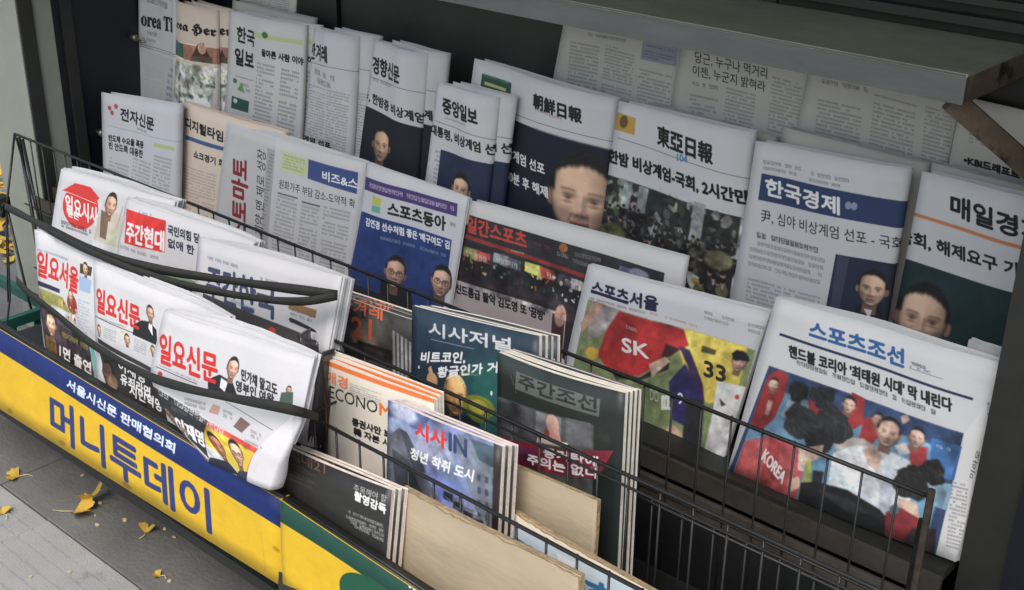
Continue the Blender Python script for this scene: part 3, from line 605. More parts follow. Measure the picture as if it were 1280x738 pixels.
  ('N',(0.0239,0.5144),(0.4953,0.5493),(0.1107,0.848),0.18,0.0004),
 ],
 'A3': [
  ('T','일요신문',(0.0509,0.2997),(0.472,0.3191),(0.0133,0.1321),(214,38,34),1),
  ('S',(0.0568,0.3231),(0.3506,0.3451),(0.0544,0.3137),(95,95,100),1),
  ('L',(0.0349,0.3339),(0.3476,0.3559),0.001,(22,22,26)),
  ('P',(30,32,40),[(0.4088,0.3082),(0.4739,0.2595),(0.5652,0.2811),(0.6285,0.3696),(0.4268,0.3821)]),
  ('P',(225,228,232),[(0.4885,0.2748),(0.5354,0.2902),(0.5286,0.3513),(0.4917,0.3329)]),
  ('F',(0.5455,0.1991),0.1458,{'skin':(210,170,150),'side':1}),
  ('T', '민가채 말고도', (0.6161, 0.251), (0.8575, 0.2671), (0.6023, 0.187), (34, 34, 40), 1),
  ('T', '영부인 여왕', (0.5959, 0.3208), (0.8514, 0.3273), (0.583, 0.261), (34, 34, 40), 1),
  ('F',(0.9093,0.2164),0.0538,{'skin':(190,150,130)}),
  ('P',(70,90,80),[(0.8762,0.2416),(0.9346,0.2225),(0.9498,0.3139),(0.8777,0.3137)]),
  ('E',(0.0742,0.3684),0.0177,0.0144,(190,60,60),0),
  ('S',(0.1103,0.557),(0.3448,0.5646),(0.1201,0.5278),(95,95,100),2),
  ('S',(0.2406,0.4917),(0.4266,0.4758),(0.2452,0.4693),(95,95,100),2),
  ('P',(190,150,140),[(0.4623,0.4487),(0.5137,0.4478),(0.4982,0.5105),(0.4252,0.513)]),
  ('S',(0.5323,0.4784),(0.6015,0.4817),(0.5312,0.4578),(95,95,100),2),
  ('P',(120,95,90),[(0.6612,0.4669),(0.7372,0.488),(0.6847,0.5639),(0.6153,0.5453)]),
  ('S',(0.7491,0.5364),(0.83,0.5395),(0.7442,0.517),(95,95,100),2),
  ('L',(0.5449,0.4063),(0.8831,0.473),0.0007,(22,22,26)),
  ('S',(0.7196,0.6099),(0.8567,0.6147),(0.7149,0.5904),(95,95,100),1),
  ('P',(36,38,42),[(-0.0125,0.4714),(0.4224,0.5768),(0.3028,0.726),(0.0848,0.9576),(-0.0514,0.6588)]),
  ('S',(-0.0155,0.5093),(0.53,0.6431),(0.0051,0.4611),(238,236,240),1),
  ('T','이재명',(-0.034,0.7917),(0.1749,0.8525),(0.0891,0.6448),(238,236,240),1),
  ('T', '위증 자백', (-0.0178, 0.677), (0.0254, 0.8432), (0.0478, 0.5911), (140, 110, 90), 1),
  ('P',(225,80,70),[(0.4224,0.5768),(0.8265,0.6226),(0.6995,0.9155),(0.2918,0.7295)]),
  ('P',(228,196,60),[(0.3912,0.6189),(0.8007,0.6754),(0.6382,0.9918),(0.2241,0.8102)]),
  ('F',(0.3956,0.778),0.2508,{'skin':(215,130,110),'side':1}),
  ('F',(0.6098,0.7646),0.262,{'skin':(220,175,150),'glasses':1}),
  ('P',(34,40,60),[(0.1279,0.9321),(0.4259,0.8977),(0.5296,0.9837),(-0.1089,1.0431)]),
  ('P',(50,56,80),[(0.5669,0.9259),(0.7035,0.8993),(0.6328,1.0291),(0.4018,1.0438)]),
  ('P',(222,220,228),[(0.8317,0.613),(0.9551,0.3604),(1.1404,0.9664),(0.6371,1.0209)]),
  ('N',(0.4224,0.5768),(0.8265,0.6226),(-0.4632,1.096),0.12,0.0004),
 ],
 'M1': [
  ('P',(38,38,38),[(-0.0639,-0.0665),(1.1304,-0.0405),(1.2389,1.0589),(-0.0324,1.1387)]),
  ('T','씨네21',(0.0389,0.0626),(0.4175,0.0553),(0.0347,-0.0032),(112,74,58),0),
  ('T', '주목해야 할', (0.6826, 0.0746), (0.962, 0.0707), (0.685, 0.0377), (200, 200, 200), 0),
  ('T','촬영감독',(0.6955,0.1159),(0.963,0.1248),(0.6968,0.0711),(225,225,225),1),
  ('S',(0.6543,0.1957),(0.959,0.1922),(0.6522,0.1799),(215,215,215),1),
  ('S',(0.6358,0.2253),(0.9624,0.2148),(0.6337,0.2094),(215,215,215),1),
  ('S',(0.675,0.2395),(0.9658,0.2375),(0.6729,0.2236),(215,215,215),1),
  ('S',(0.714,0.2535),(0.9692,0.2602),(0.7119,0.2378),(215,215,215),1),
  ('S',(0.0411,0.0844),(0.273,0.0812),(0.0402,0.0757),(100,84,72),1),
  ('S',(0.0433,0.1063),(0.3287,0.0893),(0.0424,0.0975),(100,84,72),1),
  ('S',(0.0455,0.1281),(0.2854,0.1213),(0.0446,0.1194),(100,84,72),1),
  ('S',(0.0477,0.15),(0.3411,0.129),(0.0468,0.1412),(100,84,72),1),
  ('S',(0.0499,0.1718),(0.2977,0.1614),(0.049,0.1631),(100,84,72),1),
 ],
 'M2': [
  ('P',(222,216,204),[(-0.0271,-0.0569),(1.1134,-0.0237),(1.0912,1.6443),(-0.1406,1.4357)]),
  ('P',(232,112,42),[(-0.0007,0.0116),(1.0477,-0.0041),(1.0473,0.0203),(-0.0024,0.0352)]),
  ('P',(232,112,42),[(0.0001,-0.0001),(0.0236,-0.0007),(-0.0071,1.007),(-0.0574,1.0152)]),
  ('P',(232,112,42),[(1.0212,-0.0019),(1.0476,-0.0),(1.0115,0.5707),(0.9844,0.5683)]),
  ('T','매경',(0.0233,0.116),(0.2391,0.1138),(0.0293,0.0603),(235,130,90),1),
  ('T','ECONO',(0.0497,0.1892),(0.5176,0.1766),(0.056,0.1293),(22,22,26),0),
  ('T','MY',(0.5393,0.1761),(0.7385,0.1702),(0.5436,0.1195),(240,110,30),1),
  ('B',(0.2715,0.072),(0.5796,0.0643),(0.2559,0.138),(108,110,118),5,1),
  ('T', '증권사만 보면', (0.2753, 0.2803), (0.7002, 0.2747), (0.2786, 0.244), (22, 22, 26), 1),
  ('T', '韓 자본 시장', (0.288, 0.3254), (0.6986, 0.3234), (0.2914, 0.2891), (22, 22, 26), 1),
 ],
 'M3': [
  ('P',(108,124,170),[(-0.0407,-0.0739),(1.0729,-0.0436),(1.1988,1.1782),(-0.0723,1.3166)]),
  ('P',(70,84,130),[(0.0,0.0041),(0.4036,-0.0012),(0.3367,0.084),(-0.0047,0.0837)]),
  ('E',(0.1509,0.0274),0.1338,0.0479,(176,184,210),0.6),
  ('E',(0.1175,0.1162),0.1207,0.0484,(150,165,205),0.6),
  ('E',(0.4473,0.1354),0.1848,0.0764,(158,166,200),0.6),
  ('E',(0.5668,0.3356),0.2125,0.0836,(120,135,215),0.6),
  ('E',(0.7439,0.3619),0.1389,0.0554,(160,165,220),0.6),
  ('P',(92,98,112),[(-0.0009,0.1867),(0.1175,0.1162),(0.3092,0.249),(0.572,0.4114),(0.5072,0.747),(-0.0078,0.8483)]),
  ('P',(62,68,80),[(0.1175,0.1162),(0.1921,0.1184),(0.3832,0.2689),(0.2749,0.2982)]),
  ('P',(60,66,76),[(0.0469,0.2367),(0.2134,0.2543),(0.4685,0.4813),(0.1396,0.6262)]),
  ('P',(104,112,128),[(0.615,0.0202),(1.0009,0.0068),(1.0052,0.4703),(0.9396,0.4902),(0.7704,0.2613),(0.6568,0.1226)]),
  ('P',(56,74,88),[(0.7512,0.0193),(1.0015,0.0136),(1.0043,0.1116),(0.825,0.1007)]),
  ('P',(60,66,80),[(0.8168,0.1646),(0.8438,0.1652),(0.8462,0.1937),(0.8192,0.1933)]),
  ('P',(60,66,80),[(0.8769,0.1606),(0.9036,0.1612),(0.906,0.1894),(0.8793,0.189)]),
  ('P',(60,66,80),[(0.9363,0.1567),(0.9627,0.1573),(0.9653,0.1852),(0.9388,0.1847)]),
  ('P',(60,66,80),[(0.8216,0.222),(0.8486,0.2223),(0.851,0.251),(0.824,0.2508)]),
  ('P',(60,66,80),[(0.8818,0.2174),(0.9085,0.2177),(0.9111,0.2461),(0.8843,0.2459)]),
  ('P',(60,66,80),[(0.9414,0.2129),(0.9679,0.2132),(0.9705,0.2413),(0.9439,0.241)]),
  ('P',(60,66,80),[(0.8264,0.2796),(0.8535,0.2796),(0.8559,0.3084),(0.8288,0.3084)]),
  ('P',(60,66,80),[(0.8867,0.2744),(0.9136,0.2744),(0.9161,0.3029),(0.8892,0.3029)]),
  ('P',(60,66,80),[(0.9465,0.2692),(0.9731,0.2693),(0.9757,0.2975),(0.949,0.2975)]),
  ('P',(60,66,80),[(0.8312,0.3373),(0.8584,0.3371),(0.8608,0.3659),(0.8336,0.3663)]),
  ('P',(60,66,80),[(0.8917,0.3315),(0.9186,0.3313),(0.9212,0.3598),(0.8942,0.3601)]),
  ('P',(60,66,80),[(0.9516,0.3258),(0.9783,0.3256),(0.9809,0.3539),(0.9542,0.3541)]),
  ('P',(120,124,132),[(0.5359,0.2979),(0.6344,0.2941),(0.6284,0.3072),(0.5297,0.3112)]),
  ('P',(44,48,56),[(0.5442,0.315),(0.6286,0.3109),(0.6244,0.3502),(0.5394,0.3511)]),
  ('L',(0.5529,0.3395),(0.61,0.3466),0.001,(150,152,158)),
  ('P',(120,124,132),[(0.6223,0.3203),(0.7196,0.3161),(0.7137,0.329),(0.6162,0.3334)]),
  ('P',(44,48,56),[(0.6305,0.337),(0.7139,0.3327),(0.71,0.3716),(0.626,0.3727)]),
  ('L',(0.6393,0.3613),(0.6958,0.368),0.001,(150,152,158)),
  ('P',(120,124,132),[(0.7077,0.342),(0.8039,0.3376),(0.7981,0.3503),(0.7017,0.355)]),
  ('P',(44,48,56),[(0.7159,0.3585),(0.7984,0.354),(0.7946,0.3923),(0.7116,0.3938)]),
  ('L',(0.7247,0.3824),(0.7806,0.3889),0.001,(150,152,158)),
  ('P',(120,124,132),[(0.7917,0.3559),(0.8867,0.3513),(0.881,0.3639),(0.7858,0.3687)]),
  ('P',(44,48,56),[(0.7999,0.3722),(0.8813,0.3675),(0.8778,0.4054),(0.7958,0.4069)]),
  ('L',(0.8087,0.3957),(0.8639,0.402),0.001,(150,152,158)),
  ('P',(120,124,132),[(0.4258,0.3755),(0.5264,0.3703),(0.5201,0.3837),(0.4193,0.3892)]),
  ('P',(44,48,56),[(0.4341,0.3928),(0.5204,0.3875),(0.5158,0.4279),(0.429,0.4299)]),
  ('L',(0.4428,0.4179),(0.5012,0.4244),0.001,(150,152,158)),
  ('P',(120,124,132),[(0.5143,0.4049),(0.6137,0.3992),(0.6076,0.4126),(0.508,0.4185)]),
  ('P',(44,48,56),[(0.5226,0.422),(0.6079,0.4163),(0.6035,0.4562),(0.5178,0.4586)]),
  ('L',(0.5314,0.4467),(0.589,0.4528),0.001,(150,152,158)),
  ('P',(44,42,46),[(0.0076,0.4151),(0.2057,0.4069),(0.4351,0.5313),(0.3852,0.9544),(0.03,1.0078)]),
  ('P',(40,28,24),[(0.9353,0.0001),(0.9942,0.0047),(1.0022,0.5811),(0.9561,0.522)]),
  ('T','시사',(0.2733,0.1228),(0.552,0.1139),(0.2722,0.0438),(214,38,40),1),
  ('T','IN',(0.5797,0.111),(0.7244,0.11),(0.5773,0.0324),(34,52,96),1),
  ('T', '청년 착취 도시', (0.2275, 0.2384), (0.78, 0.2107), (0.2396, 0.183), (232, 232, 235), 1),
  ('N',(-0.0386,-0.0122),(1.0261,0.0012),(-0.0798,0.7218),0.16,0.0006),
 ],
 'M4': [
  ('P',(66,66,62),[(-0.0811,-0.1047),(1.06,-0.1137),(1.1998,2.118),(-0.2088,2.0736)]),
  ('E',(0.22,0.1028),0.303,0.1158,(92,90,86),0.7),
  ('E',(0.2559,0.2061),0.1238,0.0624,(150,128,115),0.6),
  ('T','한겨레',(0.012,0.0868),(0.4442,0.0569),(0.0175,0.0144),(240,110,62),1),
  ('T','21',(0.1403,0.208),(0.3395,0.184),(0.1472,0.0998),(240,112,70),1),
  ('S',(0.5664,-0.0332),(0.6722,-0.0333),(0.5663,-0.0461),(200,90,50),1),
  ('P',(58,46,92),[(0.2443,0.0273),(0.2816,0.0374),(0.3266,0.0196),(0.2961,0.0697),(0.2506,0.0877)]),
  ('P',(38,38,38),[(0.2019,0.2174),(0.5322,0.2043),(0.5355,0.7449),(0.1642,0.7443)]),
  ('P',(56,52,52),[(0.2169,0.2365),(0.5177,0.2294),(0.5177,0.2469),(0.2165,0.2544)]),
  ('P',(60,58,58),[(0.0117,0.2796),(0.2094,0.2292),(0.1934,0.5557),(-0.0022,0.6001)]),
  ('P',(150,152,158),[(0.5387,0.0895),(0.5604,0.0936),(0.5774,1.0969),(0.5537,1.1032)]),
  ('P',(150,152,158),[(0.5748,0.0971),(0.5964,0.1012),(0.6166,1.0864),(0.5931,1.0927)]),
  ('P',(150,152,158),[(0.6107,0.1047),(0.6322,0.1088),(0.6555,1.076),(0.6322,1.0822)]),
  ('P',(150,152,158),[(0.6465,0.1122),(0.6679,0.1163),(0.6941,1.0656),(0.671,1.0718)]),
  ('P',(150,152,158),[(0.6821,0.1197),(0.7034,0.1238),(0.7325,1.0553),(0.7095,1.0614)]),
  ('P',(70,64,66),[(0.2307,0.3093),(0.518,0.2952),(0.518,0.3084),(0.2304,0.3228)]),
  ('P',(70,64,66),[(0.2293,0.3722),(0.5182,0.3568),(0.5183,0.3701),(0.229,0.3857)]),
  ('P',(70,64,66),[(0.2279,0.4352),(0.5185,0.4187),(0.5186,0.4319),(0.2276,0.4488)]),
  ('P',(70,64,66),[(0.2264,0.4985),(0.5188,0.4807),(0.5189,0.494),(0.2261,0.5121)]),
  ('N',(0.0,0.0),(1.0001,-0.0),(-0.1147,0.8425),0.14,0.0004),
 ],
 'M5': [
  ('P',(34,54,72),[(-0.1061,-0.0729),(1.0893,-0.093),(1.1247,1.9522),(-0.0656,1.7626)]),
  ('P',(28,84,84),[(0.5622,0.2284),(1.0037,0.1968),(1.0096,1.1299),(0.5834,1.2109)]),
  ('E',(0.8083,0.349),0.3489,0.201,(36,96,92),0.8),
  ('P',(34,48,66),[(-0.0001,-0.0001),(0.0479,0.0012),(0.0636,1.3034),(0.0017,1.314)]),
  ('T','시사저널',(0.1524,0.1258),(0.8033,0.1107),(0.1531,0.0579),(196,198,202),1),
  ('L',(0.1729,0.1428),(0.5289,0.1377),0.0008,(160,165,175)),
  ('T','비트코인,',(0.0816,0.2765),(0.455,0.2209),(0.0938,0.2183),(232,232,235),1),
  ('T', '황금인가 거품인가', (0.2304, 0.3272), (0.9917, 0.1671), (0.2358, 0.274), (232, 232, 235), 1),
  ('S',(0.418,0.2747),(0.563,0.2683),(0.4178,0.2667),(190,190,110),1),
  ('F',(0.3821,0.3931),0.2346,{'skin':(222,170,110),'hair':(230,200,140)}),
  ('E',(0.1843,0.3462),0.0469,0.0404,(214,165,120),0),
  ('P',(214,165,120),[(0.1495,0.2908),(0.1759,0.2748),(0.1969,0.3161),(0.1638,0.329)]),
  ('P',(214,165,120),[(0.1512,0.3633),(0.2177,0.3534),(0.2589,0.4161),(0.1795,0.4281)]),
  ('P',(30,40,56),[(0.2874,0.5135),(0.5675,0.4691),(0.6361,0.7845),(0.1892,0.8591)]),
  ('E',(0.5664,0.4207),0.1243,0.0565,(130,135,40),0.1),
  ('E',(0.5669,0.4449),0.0935,0.0565,(96,120,40),0.2),
  ('E',(0.5664,0.4207),0.0749,0.0363,(170,160,60),0.2),
  ('E',(0.0685,0.2985),0.0069,0.0081,(232,232,235),0),
  ('E',(0.6633,0.3366),0.0086,0.012,(232,232,235),0),
  ('N',(-0.0001,-0.0001),(1.0,-0.0),(-0.0457,0.7377),0.07,0.0),
 ],
 'M6': [
  ('P',(30,38,36),[(-0.1527,-0.1374),(1.0986,-0.0588),(1.2259,1.4641),(-0.1329,2.1844)]),
  ('E',(0.1215,0.0168),0.2643,0.0807,(44,54,50),0.7),
  ('P',(88,98,94),[(0.1757,0.0582),(0.835,0.0558),(0.8283,0.137),(0.1647,0.1495)]),
  ('T','주간조선',(0.1976,0.1341),(0.8095,0.1229),(0.198,0.0656),(30,36,36),1),
  ('S',(0.1787,0.1748),(0.1233,0.0975),(0.1783,0.1586),(120,120,120),1),
  ('P',(74,76,78),[(0.0036,0.228),(0.795,0.1812),(0.8021,0.5954),(-0.0031,0.6827)]),
  ('P',(58,60,64),[(0.0039,0.2489),(0.227,0.2367),(0.2299,0.3382),(0.0059,0.3673)]),
  ('P',(110,112,114),[(0.3513,0.2153),(0.5555,0.1988),(0.5538,0.2958),(0.3488,0.3279)]),
  ('P',(70,72,76),[(0.0067,0.4184),(0.7861,0.3324),(0.7884,0.3695),(0.0074,0.4613)]),
  ('P',(92,92,98),[(0.5927,0.1902),(0.7767,0.178),(0.7838,0.2954),(0.5989,0.3154)]),
  ('P',(132,34,52),[(0.0071,0.4398),(0.2651,0.3988),(0.525,0.3618),(0.9386,0.2681),(0.8287,0.4267),(0.4663,0.4974),(0.0229,0.552)]),
  ('P',(110,40,80),[(0.1311,0.4395),(0.332,0.4134),(0.3213,0.4902),(0.133,0.5195)]),
  ('T','동거탄에',(0.4178,0.4264),(0.8311,0.3695),(0.4175,0.3783),(232,232,235),1),
  ('T', '주의는 없다', (0.2816, 0.5016), (0.8407, 0.4234), (0.2817, 0.4519), (232, 232, 235), 1),
  ('E',(0.4879,0.2458),0.0517,0.0464,(190,150,135),0.1),
  ('P',(205,150,135),[(0.4566,0.2612),(0.526,0.2444),(0.5613,0.3211),(0.4278,0.3476)]),
  ('P',(225,205,190),[(0.369,0.3428),(0.6112,0.3085),(0.5999,0.3345),(0.3568,0.3702)]),
  ('E',(0.4454,0.3034),0.0197,0.0196,(160,60,50),0),
  ('P',(60,60,64),[(0.2038,0.6173),(0.7853,0.5231),(0.7775,0.9207),(0.1806,1.0619)]),
  ('P',(60,62,66),[(0.5338,0.5582),(0.7536,0.513),(0.7416,0.8528),(0.5484,0.8807)]),
  ('N',(0.0036,0.228),(0.9153,0.1901),(-0.1578,0.9868),0.16,0.0004),
 ],
 'K1': [
 ],
 'K2': [
 ],
 'K3': [
  ('P',(176,190,200),[(-0.0002,0.0386),(1.0002,0.0456),(1.0001,0.7997),(0.0002,1.3103)]),
  ('T','코크흐',(-0.0001,0.3117),(0.6431,0.3196),(0.0156,0.1273),(36,98,140),1),
  ('P',(200,206,212),[(0.2915,0.0851),(0.4144,0.0841),(0.3805,0.1456),(0.3067,0.1577)]),
 ],
 'SL': [
  ('P',(8,36,104),[(-0.0,-0.0582),(1.0042,-0.0552),(1.0013,0.3245),(-0.0,0.2558)]),
  ('T', '서울시신문 판매협의회', (0.4148, 0.2111), (0.7354, 0.2055), (0.4176, 0.0905), (205, 215, 225), 1),
  ('T','머니투데이',(0.3642,0.9051),(0.8288,0.8893),(0.3592,0.4145),(44,58,120),1),
  ('N',(0,0),(1,0),(0,1),0.014,0),
  ('L',(0.3,0.88),(0.36,0.93),0.001,(196,160,40)),
  ('L',(0.62,0.55),(0.64,0.8),0.0008,(196,160,40)),
  ('L',(0.86,0.35),(0.9,0.38),0.0012,(196,160,40)),
  ('L',(0.12,0.6),(0.15,0.9),0.0008,(196,160,40)),
  ('L',(0.95,0.5),(0.96,0.95),0.001,(196,160,40)),
  ('L',(0.45,0.9),(0.55,0.965),0.001,(196,160,40)),
  ('E',(0.77,0.72),0.006,0.018000000000000002,(176,136,30),0.9),
  ('E',(0.4,0.93),0.01,0.03,(176,136,30),0.9),
  ('E',(0.985,0.6),0.008,0.024,(176,136,30),0.9),
  ('E',(0.22,0.94),0.009,0.026999999999999996,(176,136,30),0.9),
  ('E',(0.6,0.95),0.012,0.036000000000000004,(176,136,30),0.9),
 ],
 'SR': [
  ('P',(14,66,54),[(0.0011,-0.0451),(1.0421,-0.0303),(1.0423,0.1963),(0.0002,0.2382)]),
  ('T', '서울시신문 판매협의회', (0.7862, 0.0483), (1.3264, 0.0303), (0.7913, -0.0931), (215, 225, 220), 1),
  ('E',(0.6277,0.5116),0.2581,0.3262,(24,84,60),0),
  ('S',(0.6384,0.9659),(0.9999,0.9101),(0.6394,0.8369),(24,84,60),1),
  ('N',(0,0),(1,0),(0,1),0.014,0),
 ],
}


# ------------------------------------------------------------------ print drawing (everything drawn from code, onto flat print only)
PPM = 2700.0
_glyph = {}
def glyphs(txt):
    if txt in _glyph: return _glyph[txt]
    c = bpy.data.curves.new('glyph', 'FONT'); c.body = txt; c.resolution_u = 3
    o = bpy.data.objects.new('glyph', c); COL.objects.link(o)
    dg = bpy.context.evaluated_depsgraph_get()
    m = bpy.data.meshes.new_from_object(o.evaluated_get(dg))
    v = np.empty(len(m.vertices) * 3, np.float32); m.vertices.foreach_get('co', v); v = v.reshape(-1, 3)[:, :2]
    E = []
    cnt = {}
    for p in m.polygons:
        vs = list(p.vertices)
        for a, b in zip(vs, vs[1:] + vs[:1]):
            if (b, a) in cnt: del cnt[(b, a)]
            else: cnt[(a, b)] = 1
    e = np.array(list(cnt.keys()), int)
    E = np.concatenate([v[e[:, 0]], v[e[:, 1]]], 1) if len(e) else np.zeros((0, 4), np.float32)
    bpy.data.objects.remove(o); bpy.data.curves.remove(c); bpy.data.meshes.remove(m)
    lo_, hi_ = np.minimum(E[:, :2].min(0), E[:, 2:].min(0)), np.maximum(E[:, :2].max(0), E[:, 2:].max(0))
    E = (E - np.tile(lo_, 2)) / np.tile(hi_ - lo_, 2)
    _glyph[txt] = E
    return E

def blur(a, s):
    if s < .3: return a
    r = max(1, int(s * 2.5)); k = np.exp(-.5 * (np.arange(-r, r + 1) / s) ** 2); k /= k.sum(); k = k.astype(np.float32)
    p = np.pad(a, ((r, r), (0, 0), (0, 0)), 'edge'); a = sum(k[i] * p[i:i + a.shape[0]] for i in range(2 * r + 1))
    p = np.pad(a, ((0, 0), (r, r), (0, 0)), 'edge'); return sum(k[i] * p[:, i:i + a.shape[1]] for i in range(2 * r + 1))

class Canvas:
    def __init__(s, w, h, base, seed=0):
        s.W, s.H = max(8, int(w * PPM)), max(8, int(h * PPM)); s.w, s.h = w, h
        s.a = np.empty((s.H, s.W, 3), np.float32); s.a[:] = np.array(base, np.float32) / 255
        s.r = np.random.default_rng(seed)
    def xy(s, p): return np.array([p[0] * s.W, p[1] * s.H])
    def fill(s, E, col, alpha=1.0, bold=0):
        """fill directed edges (n,4) in pixels by winding number, antialiased"""
        if len(E) == 0: return
        x0, y0 = int(np.floor(min(E[:, 0].min(), E[:, 2].min()))) - bold - 2, int(np.floor(min(E[:, 1].min(), E[:, 3].min()))) - bold - 2
        x1, y1 = int(np.ceil(max(E[:, 0].max(), E[:, 2].max()))) + bold + 2, int(np.ceil(max(E[:, 1].max(), E[:, 3].max()))) + bold + 2
        cx0, cy0, cx1, cy1 = max(x0, -40), max(y0, 0), min(x1, s.W + 40), min(y1, s.H)
        if cx1 <= max(cx0, 0) or cy1 <= cy0: return
        SS = 3; nw, nh = cx1 - cx0 + 2, (cy1 - cy0) * SS
        X0, Y0, X1, Y1 = E[:, 0] - cx0, (E[:, 1] - cy0) * SS, E[:, 2] - cx0, (E[:, 3] - cy0) * SS
        up = Y1 > Y0
        ya, yb = np.where(up, Y0, Y1), np.where(up, Y1, Y0); xa, xb = np.where(up, X0, X1), np.where(up, X1, X0)
        r0 = np.clip(np.ceil(ya - .5), 0, nh).astype(int); r1 = np.clip(np.ceil(yb - .5), 0, nh).astype(int)
        n = np.maximum(r1 - r0, 0); tot = int(n.sum())
        if tot == 0: return
        idx = np.repeat(np.arange(len(n)), n); off = np.arange(tot) - np.repeat(np.cumsum(n) - n, n)
        row = r0[idx] + off; yc = row + .5
        x = xa[idx] + (yc - ya[idx]) * (xb[idx] - xa[idx]) / (yb[idx] - ya[idx])
        sg = np.where(up[idx], 1.0, -1.0)
        x = np.clip(x, 0, nw - 2); xi = np.floor(x).astype(int); fr = x - xi
        acc = np.bincount(row * nw + xi, sg * (1 - fr), nh * nw) + np.bincount(row * nw + xi + 1, sg * fr, nh * nw)
        cov = np.clip(np.abs(np.cumsum(acc.reshape(nh, nw), 1)), 0, 1).reshape(cy1 - cy0, SS, nw).mean(1)
        for _ in range(bold):
            p = np.pad(cov, 1); cov = np.maximum.reduce([p[1:-1, 1:-1], p[:-2, 1:-1], p[2:, 1:-1], p[1:-1, :-2], p[1:-1, 2:]])
        ox = max(cx0, 0); cov = cov[:, ox - cx0: min(cx1, s.W) - cx0]
        reg = s.a[cy0:cy1, ox:ox + cov.shape[1]]
        k = (cov * alpha)[..., None].astype(np.float32)
        reg[:] = reg * (1 - k) + (np.array(col, np.float32) / 255) * k
    def poly(s, pts, col, alpha=1.0):
        p = np.array([s.xy(q) for q in pts]); s.fill(np.concatenate([p, np.roll(p, -1, 0)], 1), col, alpha)
    def quads(s, Q, col, alpha=1.0):
        """Q (n,4,2) pixel quads"""
        Q = np.asarray(Q)
        if len(Q): s.fill(np.concatenate([Q, np.roll(Q, -1, 1)], 2).reshape(-1, 4), col, alpha)
    def ell(s, c, rx, ry, col, soft=0, alpha=1.0):
        """centre and radii in pixels"""
        R = 1 + soft
        x0, x1, y0, y1 = [int(v) for v in (max(0, c[0] - rx * R - 2), min(s.W, c[0] + rx * R + 3), max(0, c[1] - ry * R - 2), min(s.H, c[1] + ry * R + 3))]
        if x1 <= x0 or y1 <= y0: return
        Y, X = np.mgrid[y0:y1, x0:x1]
        d = np.sqrt(((X - c[0]) / max(rx, .5)) ** 2 + ((Y - c[1]) / max(ry, .5)) ** 2)
        wd = max(soft, 1.2 / max(min(rx, ry), 1))
        k = np.clip((1 + wd / 2 - d) / wd, 0, 1) * alpha; k = (k * k * (3 - 2 * k) if soft else k)[..., None].astype(np.float32)
        s.a[y0:y1, x0:x1] = s.a[y0:y1, x0:x1] * (1 - k) + (np.array(col, np.float32) / 255) * k
    def text(s, txt, bl, br, tl, col, bold):
        E = glyphs(txt); B, U, V = s.xy(bl), s.xy(br) - s.xy(bl), s.xy(tl) - s.xy(bl)
        P = lambda x, y: B + np.outer(x, U) + np.outer(y, V)
        hpx = np.linalg.norm(V)
        s.fill(np.concatenate([P(E[:, 0], E[:, 1]), P(E[:, 2], E[:, 3])], 1), col, 1.0, int(round(hpx * .028)) + (1 if hpx > 24 else 0) if bold else 0)
    def strokes(s, B, U, V, cells, r):
        """small unreadable print: syllable-like marks in a row of cells (u0,u1)"""
        Q = []; t = .10
        def bar(a, b_, c, d): Q.append([B + U * a + V * c, B + U * b_ + V * c, B + U * b_ + V * d, B + U * a + V * d])
        for (u0, u1) in cells:
            wd = u1 - u0; q = r.random(5)
            bar(u0, u0 + wd * .5, .86, .86 + t)                       # top bar
            if q[0] < .6: bar(u0, u0 + wd * .12, .45, .9)
            if q[1] < .5: bar(u0, u0 + wd * .5, .42, .42 + t)
            if q[2] < .7: bar(u0 + wd * .78, u0 + wd * .92, .3 if q[3] < .5 else .02, 1)
            if q[3] < .6: bar(u0 + wd * .12, u0 + wd * .9, .02, .02 + t)
            if q[4] < .4: bar(u0 + wd * .12, u0 + wd * .24, 0, .26); bar(u0 + wd * .2, u0 + wd * .85, .22, .22 + t)
            if q[0] > .6: bar(u0 + wd * .1, u0 + wd * .9, .6, .6 + t)
        return Q
    def small(s, bl, br, tl, col, n):
        B, U, V = s.xy(bl), s.xy(br) - s.xy(bl), s.xy(tl) - s.xy(bl)
        L, h = np.linalg.norm(U), np.linalg.norm(V); nch = max(2, int(L / max(h, 3) / .95)); Q = []; Hz = []
        for k in range(n):
            off = -V * k * 1.45; cells = [(i / nch, (i + .88) / nch) for i in range(nch) if s.r.random() > .14]
            Q += s.strokes(B + off, U, V, cells, s.r)
            for u0, u1 in cells: Hz.append([B + off + U * u0, B + off + U * u1, B + off + U * u1 + V, B + off + U * u0 + V])
        s.quads(Hz, col, .22); s.quads(Q, col, .8)
    def block(s, tl, tr, bl, col, n, cols):
        n = int(n * 1.25) if n > 3 else n
        B, U, V = s.xy(tl), s.xy(tr) - s.xy(tl), s.xy(bl) - s.xy(tl); Q = []; Hz = []; lh = np.linalg.norm(V) / n; L = np.linalg.norm(U) / cols
        for c in range(cols):
            for k in range(n):
                if s.r.random() < .02: continue
                nch = max(3, int(L * .94 / (lh * .60))); end = 1 if s.r.random() > .12 else s.r.random()
                u = [(c + .94 * i / nch) / cols for i in range(nch + 1)]
                cells = [(u[i], u[i] + .84 * (u[1] - u[0])) for i in range(nch) if s.r.random() > .13 and i / nch <= end]
                Vv = -V / n * .52; b0 = B + V * (k + .8) / n
                if lh > 6: Q += s.strokes(b0, U, Vv, cells, s.r)
                for u0, u1 in cells: Hz.append([b0 + U * u0, b0 + U * u1, b0 + U * u1 + Vv, b0 + U * u0 + Vv])
        s.quads(Hz, col, .34 if lh > 6 else .55); s.quads(Q, col, .55)
